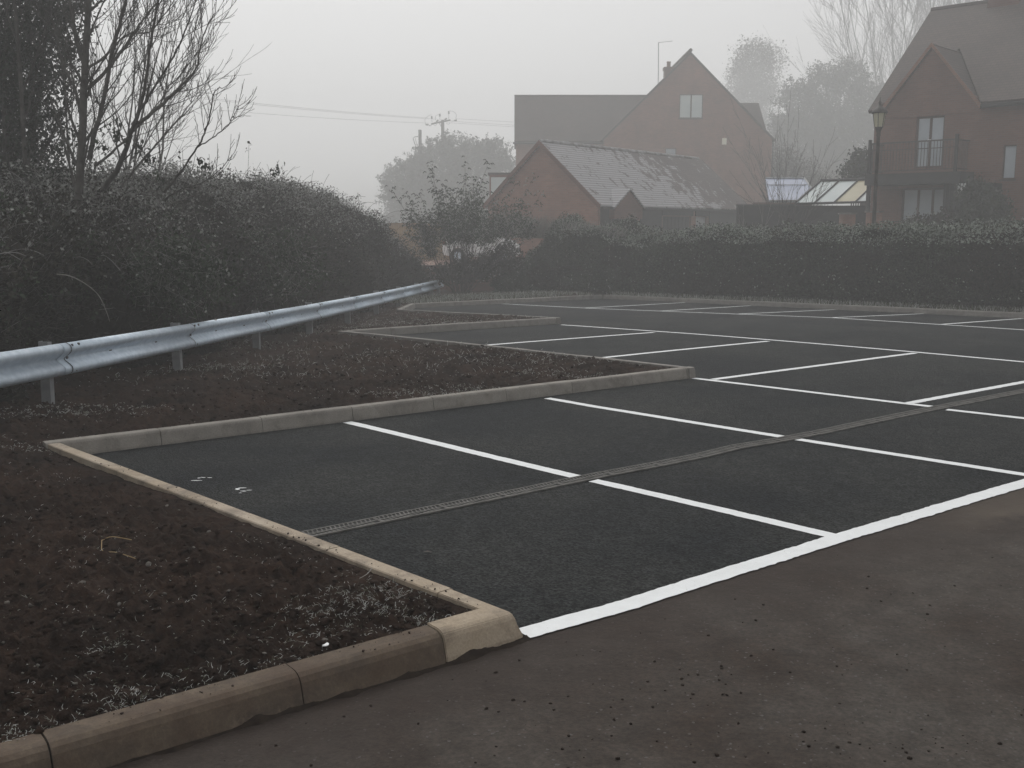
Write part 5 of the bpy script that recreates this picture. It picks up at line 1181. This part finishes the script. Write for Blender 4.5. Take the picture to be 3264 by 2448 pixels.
blob_tree('misty_bushes', 'pale foggy bushes between the two houses', [(2480, 520, 1.6, 1.4), (2560, 560, 1.6, 1.2), (2500, 600, 2.5, 1.2), (2600, 600, 2, 1)], 84, 900, 16, .35, .15, ['bark_far', 'conifer_b'], 74, .4)
def bigbare(label, px, Yd, h, spread, n, seed, r=.2, kids=6, zb=TZ, depth=3):
    T = Tree(seed); c = at(px, 500, Yd); root = empty('bare_tree', (c.x, Yd, zb), label=label, cat='tree', group='leafless trees fading into the fog'); h0 = h*.22
    T.poly([Vector((c.x, Yd, zb-.3)), Vector((c.x, Yd, zb+h0))], r*1.3, r)
    for k in range(n):
        a = 2*math.pi*k/n+T.rng.uniform(-.3, .3); s_ = spread*T.rng.uniform(.25, 1); T.grow(Vector((c.x, Yd, zb+h0*T.rng.uniform(.7, 1))), Vector((s_*math.cos(a), s_*math.sin(a)*.7, 1)), h*.72*T.rng.uniform(.8, 1.1), r*.45, depth, .42, .06, 6, .06, kids, .014, .48, .2)
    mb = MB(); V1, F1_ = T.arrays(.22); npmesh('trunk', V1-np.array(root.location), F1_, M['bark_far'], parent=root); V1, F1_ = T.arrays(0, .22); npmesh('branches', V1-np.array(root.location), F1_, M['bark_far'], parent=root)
bigbare('tall leafless tree rising behind the left end of the balcony house roof', 2850, 140, 37, .62, 14, 81, .3, 7)
bigbare('leafless tree standing above the ridge of the balcony house', 3060, 150, 44, .45, 12, 82, .3, 7)
bigbare('small leafless tree against the right corner of the gabled house', 2500, 62, 6.4, .6, 7, 83, .08, 4, depth=2)

# ------------------------------------------------------------------ small things on the ground
def blobs(name, C, S, m, seed=0, flat=.7, **k):
    """many small faceted lumps in one mesh"""
    rng = np.random.default_rng(seed); ico = np.array([(0, 0, 1), (.89, 0, .45), (.28, .85, .45), (-.72, .53, .45), (-.72, -.53, .45), (.28, -.85, .45), (.72, .53, -.45), (-.28, .85, -.45), (-.89, 0, -.45), (-.28, -.85, -.45), (.72, -.53, -.45), (0, 0, -1)], float)
    f = np.array([(0, 1, 2), (0, 2, 3), (0, 3, 4), (0, 4, 5), (0, 5, 1), (1, 6, 2), (2, 7, 3), (3, 8, 4), (4, 9, 5), (5, 10, 1), (2, 6, 7), (3, 7, 8), (4, 8, 9), (5, 9, 10), (1, 10, 6), (6, 11, 7), (7, 11, 8), (8, 11, 9), (9, 11, 10), (10, 11, 6)])
    n = len(C); V = ico[None]*(1+.28*rng.normal(size=(n, 12, 1))); V = V*np.stack([np.ones(n)*1, .75+.4*rng.random(n), flat*(.6+.6*rng.random(n))], 1)[:, None, :]
    t = rng.random(n)*6.3; c, s = np.cos(t)[:, None], np.sin(t)[:, None]; V = np.stack([V[..., 0]*c-V[..., 1]*s, V[..., 0]*s+V[..., 1]*c, V[..., 2]], -1)*S[:, None, None]+C[:, None, :]
    return npmesh(name, V.reshape(-1, 3), (np.arange(n)[:, None, None]*12+f[None]).reshape(-1, 3), m, **k)
def soil_scatter(n, rmin, rmax, amin=-34, amax=20, margin=.15, rng=RNG, power=1.0):
    r = rmin+(rmax-rmin)*rng.random(n)**power; a = np.radians(amin+(amax-amin)*rng.random(n)); x, y = r*np.sin(a), r*np.cos(a); s_ = sdist(PAVED, x, y); k = s_ > margin; x, y = x[k], y[k]; return x, y, soil_h(x, y, s_[k])
x, y, z = soil_scatter(90000, 3.0, 20, power=1.25); S = .003+.021*RNG.random(len(x))**5; k = fbm(x*1.2, y*1.2, 3)+.35*RNG.random(len(x)) > .60; x, y, z, S = x[k], y[k], z[k], S[k]
blobs('soil_clods', np.stack([x, y, z+S*.2], 1), S, M['soil'], 5, label='crumbly dark soil clods strewn over the bare bed', cat='soil clods', kind='stuff')
x, y, z = soil_scatter(1500, 3.2, 14); S = .003+.010*RNG.random(len(x))**2; blobs('gravel', np.stack([x, y, z+S*.3], 1), S, M['stone'], 6, label='small pale stones mixed into the bare soil', cat='gravel', kind='stuff')
# frost whitened grass blades, in patches
def blades(n, rmin, rmax, thr, seed, hmax, lying=.6, amin=-34, amax=20, focus=None, wpx=.0013):
    rng = np.random.default_rng(seed)
    if focus is None: x, y, z = soil_scatter(n, rmin, rmax, amin, amax, .14, rng)
    else:
        xs = []; 
        for (px, py, rx, ry, k) in focus: c = V2(gp(px, py, KH)); xs.append(c+rng.normal(0, 1, (k, 2))*np.array([rx, ry]))
        q = np.concatenate(xs); s_ = sdist(PAVED, q[:, 0], q[:, 1]); q = q[s_ > .13]; x, y = q[:, 0], q[:, 1]; z = soil_h(x, y, s_[s_ > .13])
    if thr is not None:
        k = fbm(x*1.6+40, y*1.6, 4)+.12*rng.random(len(x)) > thr; x, y, z = x[k], y[k], z[k]
    A = np.stack([x, y, z-.004], 1); d = unit(rng.normal(size=A.shape)*np.array([1, 1, .3])+np.array([0, 0, (1-lying)*1.6])); d[:, 2] = np.abs(d[:, 2]); L_ = (hmax*(.3+.7*rng.random(len(A))))[:, None]
    Mid = A+d*L_*.55; B = Mid+unit(d+rng.normal(0, .5, A.shape)+np.array([0, 0, -.5]))*L_*.5; B[:, 2] = np.maximum(B[:, 2], z+.003); wv = wpx*np.clip(np.hypot(A[:, 0], A[:, 1])/6, 1, 2.2)
    V1, F1a = sticks(A, Mid, wv, wv*.9); V2_, F2a = sticks(Mid, B, wv*.9, wv*.4); return V1, F1a, V2_, F2a
P_ = [blades(42000, 3.0, 22, .62, 91, .024), blades(9000, 12, 32, .52, 92, .10, .4, -22, 8),
      blades(0, 0, 0, None, 93, .036, .55, focus=[(1150, 1905, .10, .12, 420), (1000, 1975, .14, .14, 480), (1230, 1960, .14, .10, 300), (340, 2080, .07, .05, 120), (330, 2310, .12, .06, 300), (100, 2350, .12, .07, 260), (900, 2130, .16, .06, 200), (680, 2200, .2, .12, 260), (1330, 1255, .45, .10, 900), (1500, 1235, .3, .1, 350), (1800, 1195, .5, .12, 600), (150, 1330, .35, .12, 600), (300, 1310, .4, .14, 600), (700, 1150, .4, .2, 900), (1250, 1010, 1.0, .6, 2600), (1450, 1025, .7, .35, 1800), (1140, 1030, .6, .4, 900), (60, 1420, .3, .1, 300), (150, 2345, .16, .05, 260), (480, 2240, .16, .06, 240), (560, 2215, .14, .05, 200), (800, 2150, .16, .05, 200), (1000, 2090, .14, .05, 160), (40, 2390, .1, .05, 200), (230, 2230, .3, .1, 260), (1280, 1850, .12, .1, 200), (600, 1960, .25, .2, 160), (1400, 1980, .05, .05, 200), (1600, 1130, 1, .4, 500)])]
prt = []
for V1, F1a, V2_, F2a in P_: prt += [(V1, F1a, 0), (V2_, F2a, 0)]
V, Fq, mi = join(prt); mi = (RNG.random(len(Fq)) < .3).astype(int); npmesh('frosted_grass', V, Fq, [M['frost_grass'], M['green_grass']], mi=mi, label='sparse frost whitened grass and weeds on the bare soil', cat='grass', kind='stuff')
# verge of frosty grass between far kerb and hedge
n = 26000; t = RNG.random(n); w_ = .14+RNG.random(n)*.85; seg_ = RNG.random(n) < .45
Pk = np.where(seg_[:, None], C_K3+(C_K4-C_K3)*t[:, None], C_K4+(C_K5-C_K4)*t[:, None]); dk3 = dirn(C_K3, C_K4); nk3 = np.array([-dk3[1], dk3[0]]); nk3 = nk3 if nk3[1] > 0 else -nk3
Nk = np.where(seg_[:, None], nk3, NK); Pk = Pk+Nk*(w_*np.where(seg_, 2.6, 1.0))[:, None]; A = np.c_[Pk, gz(Pk[:, 1])+KH-.02]; B = A+np.c_[RNG.normal(0, .03, (n, 2)), .05+.09*RNG.random(n)]; V1, F1a = sticks(A, B, .005, .002)
npmesh('verge_grass', V1, F1a, [M['green_grass'], M['frost_grass']], mi=np.tile((RNG.random(n) < .4).astype(int), 3), label='rough frosty grass strip between the far kerb and the hedge', cat='grass', kind='stuff')
# mud crumbs on the old road
n = 1500; px = RNG.random(n)*3700-200; py = 1650+RNG.random(n)**.8*900; pts = []
cl_ = [(2120, 2170, 130, 40, 130), (2260, 2150, 60, 30, 40), (2700, 2350, 60, 40, 40), (2950, 2380, 70, 50, 40), (2880, 2130, 12, 10, 8), (3060, 2370, 50, 30, 25), (1960, 2280, 60, 40, 25), (1800, 2400, 40, 30, 20)]
for cx_, cy_, sx, sy, k in cl_: px = np.append(px, RNG.normal(cx_, sx, k)); py = np.append(py, RNG.normal(cy_, sy, k))
for a, b in zip(px, py):
    if b < 1600: continue
    p = gp(a, b) if False else None
up = -(py-CY); dz_ = -_s*F+_c*up; dy_ = _c*F+_s*up; tt = -HC/dz_; xw, yw = (px-CX)*tt, dy_*tt
rd = sdist([np.array(p) for p in roadpoly], xw, yw) < -.12; xw, yw = xw[rd], yw[rd]; S = .0012+.0078*RNG.random(len(xw))**7
blobs('mud_crumbs', np.stack([xw, yw, S*.35-.003], 1), S, M['crumb'], 8, label='dark mud crumbs scattered over the old road surface', cat='mud crumbs', kind='stuff')
# crumbs fallen on kerb tops and the tarmac edge
xs, ys, zs = [], [], []
for a, b, m_ in ((C_F0, C_K0, 260), (C_K0, C_T1, 90)):
    sd_ = side_of(a, b)
    for k in range(m_): q = a+(b-a)*min(.98, max(.04, random.choice((.12, .3, .34, .52, .57, .8))+random.gauss(0, .035)))+sd_*(.125-abs(random.gauss(0, .035))); xs.append(q[0]); ys.append(q[1]); zs.append(KH+.004)
sd_ = side_of(C_F1, C_F0)
for k in range(200): q = C_F0-dF*(.5+random.choice((.15, .9, 1.2, 1.9, 2.6))+random.gauss(0, .12))+sd_*random.uniform(.05, .16); xs.append(q[0]); ys.append(q[1]); zs.append(KH-.003)
S = .0010+.0065*RNG.random(len(xs))**6; blobs('kerb_crumbs', np.stack([np.array(xs), np.array(ys), np.array(zs)], 1), S, M['clod'], 9, label='soil crumbs lying on top of the near kerbs', cat='soil crumbs', kind='stuff')
xx_ = V2(gp(1362, 1763)); mb = MB(); mb.add([(-.03, 0, .004), (0, .011, .010), (.03, 0, .005), (0, -.011, .009)], [(0, 1, 2, 3)])
tag(mb.build('fallen_leaf', M['stone'], loc=(xx_[0], xx_[1], .002)), 'single pale fallen leaf on the nearest parking bay', 'leaf')
def lump(name, px, py, r, m, label, cat, seed, flat=.6, dz=KH, group=None):
    p = gp(px, py, dz); x, y = p.x, p.y; z = float(soil_z(x, y)[0]) if dz else 0
    o = blobs(name, np.array([[0, 0, 0.]]), np.array([r]), m, seed, flat); o.location = (x, y, z+r*.35); bm = bmesh.new(); bm.from_mesh(o.data); bmesh.ops.subdivide_edges(bm, edges=bm.edges, cuts=1, smooth=1.0); bm.to_mesh(o.data); bm.free()
    o.data.polygons.foreach_set('use_smooth', [True]*len(o.data.polygons)); return tag(o, label, cat, group)
lump('stone', 475, 1830, .014, M['stone'], 'pale pebble on the soil in the middle of the near bed', 'stone', 1, group='pebbles on the soil')
lump('stone', 260, 1902, .017, M['stone'], 'pale pebble at the left of the near soil bed', 'stone', 2, group='pebbles on the soil')
lump('stone', 736, 1696, .016, M['white'], 'white pebble near the diagonal kerb on the soil', 'stone', 3, group='pebbles on the soil')
lump('stone', 380, 1943, .010, M['stone'], 'small grey pebble below the yellow straw on the soil', 'stone', 4, group='pebbles on the soil')
lump('stone', 1036, 2026, .011, M['stone'], 'brown grey pebble just above the white disc on the soil', 'stone', 5, group='pebbles on the soil')
p = gp(1037, 2050, KH); zz_ = float(soil_z(p.x, p.y)[0])
dsc = MB().lathe((0, 0, 0), [(.0145, -.002), (.0148, .0008), (.0135, .0016)], 18).build('white_disc', M['white'], loc=(p.x, p.y, zz_+.014)); dsc.rotation_euler = (R(7), 0, 0); tag(dsc, 'small round white disc lying on the soil by the old kerb', 'disc')
def soilpath(pts, r, lift=.012):
    P_ = []
    for a, b in pts: q = gp(a, b, KH); P_.append(Vector((q.x, q.y, float(soil_z(q.x, q.y)[0])+lift+.01*random.random())))
    return smooth_path(P_, 4)
o = MB().tube(soilpath([(420, 1728), (360, 1738), (330, 1741)], .003)+soilpath([(326, 1748), (325, 1775)], .003)+soilpath([(332, 1778), (370, 1786), (432, 1797)], .003), .0024, 5).build('straw_stalk', M['straw']); tag(o, 'bent yellow straw stalk on the near soil bed', 'straw')
o = MB().tube(soilpath([(1146, 1855), (1170, 1835), (1185, 1818)], .002, .03), .002, 5).build('twig', M['twig_pale']); tag(o, 'thin pale twig leaning near the diagonal kerb', 'twig')

# ------------------------------------------------------------------ fog
hz_ = bpy.data.materials.new('haze'); hz_.use_nodes = True; N = hz_.node_tree.nodes; N.remove(N['Principled BSDF'])
pv = N.new('ShaderNodeVolumePrincipled'); pv.inputs['Color'].default_value = (.97, .975, .98, 1); pv.inputs['Density'].default_value = .0063; pv.inputs['Anisotropy'].default_value = .32
hz_.node_tree.links.new(pv.outputs[0], N['Material Output'].inputs['Volume'])
o = MB().box(-142, 142, -27, 202, -3, 26).build('haze', hz_, kind='stuff', label='grey winter fog thickening with distance over the whole place', cat='fog')
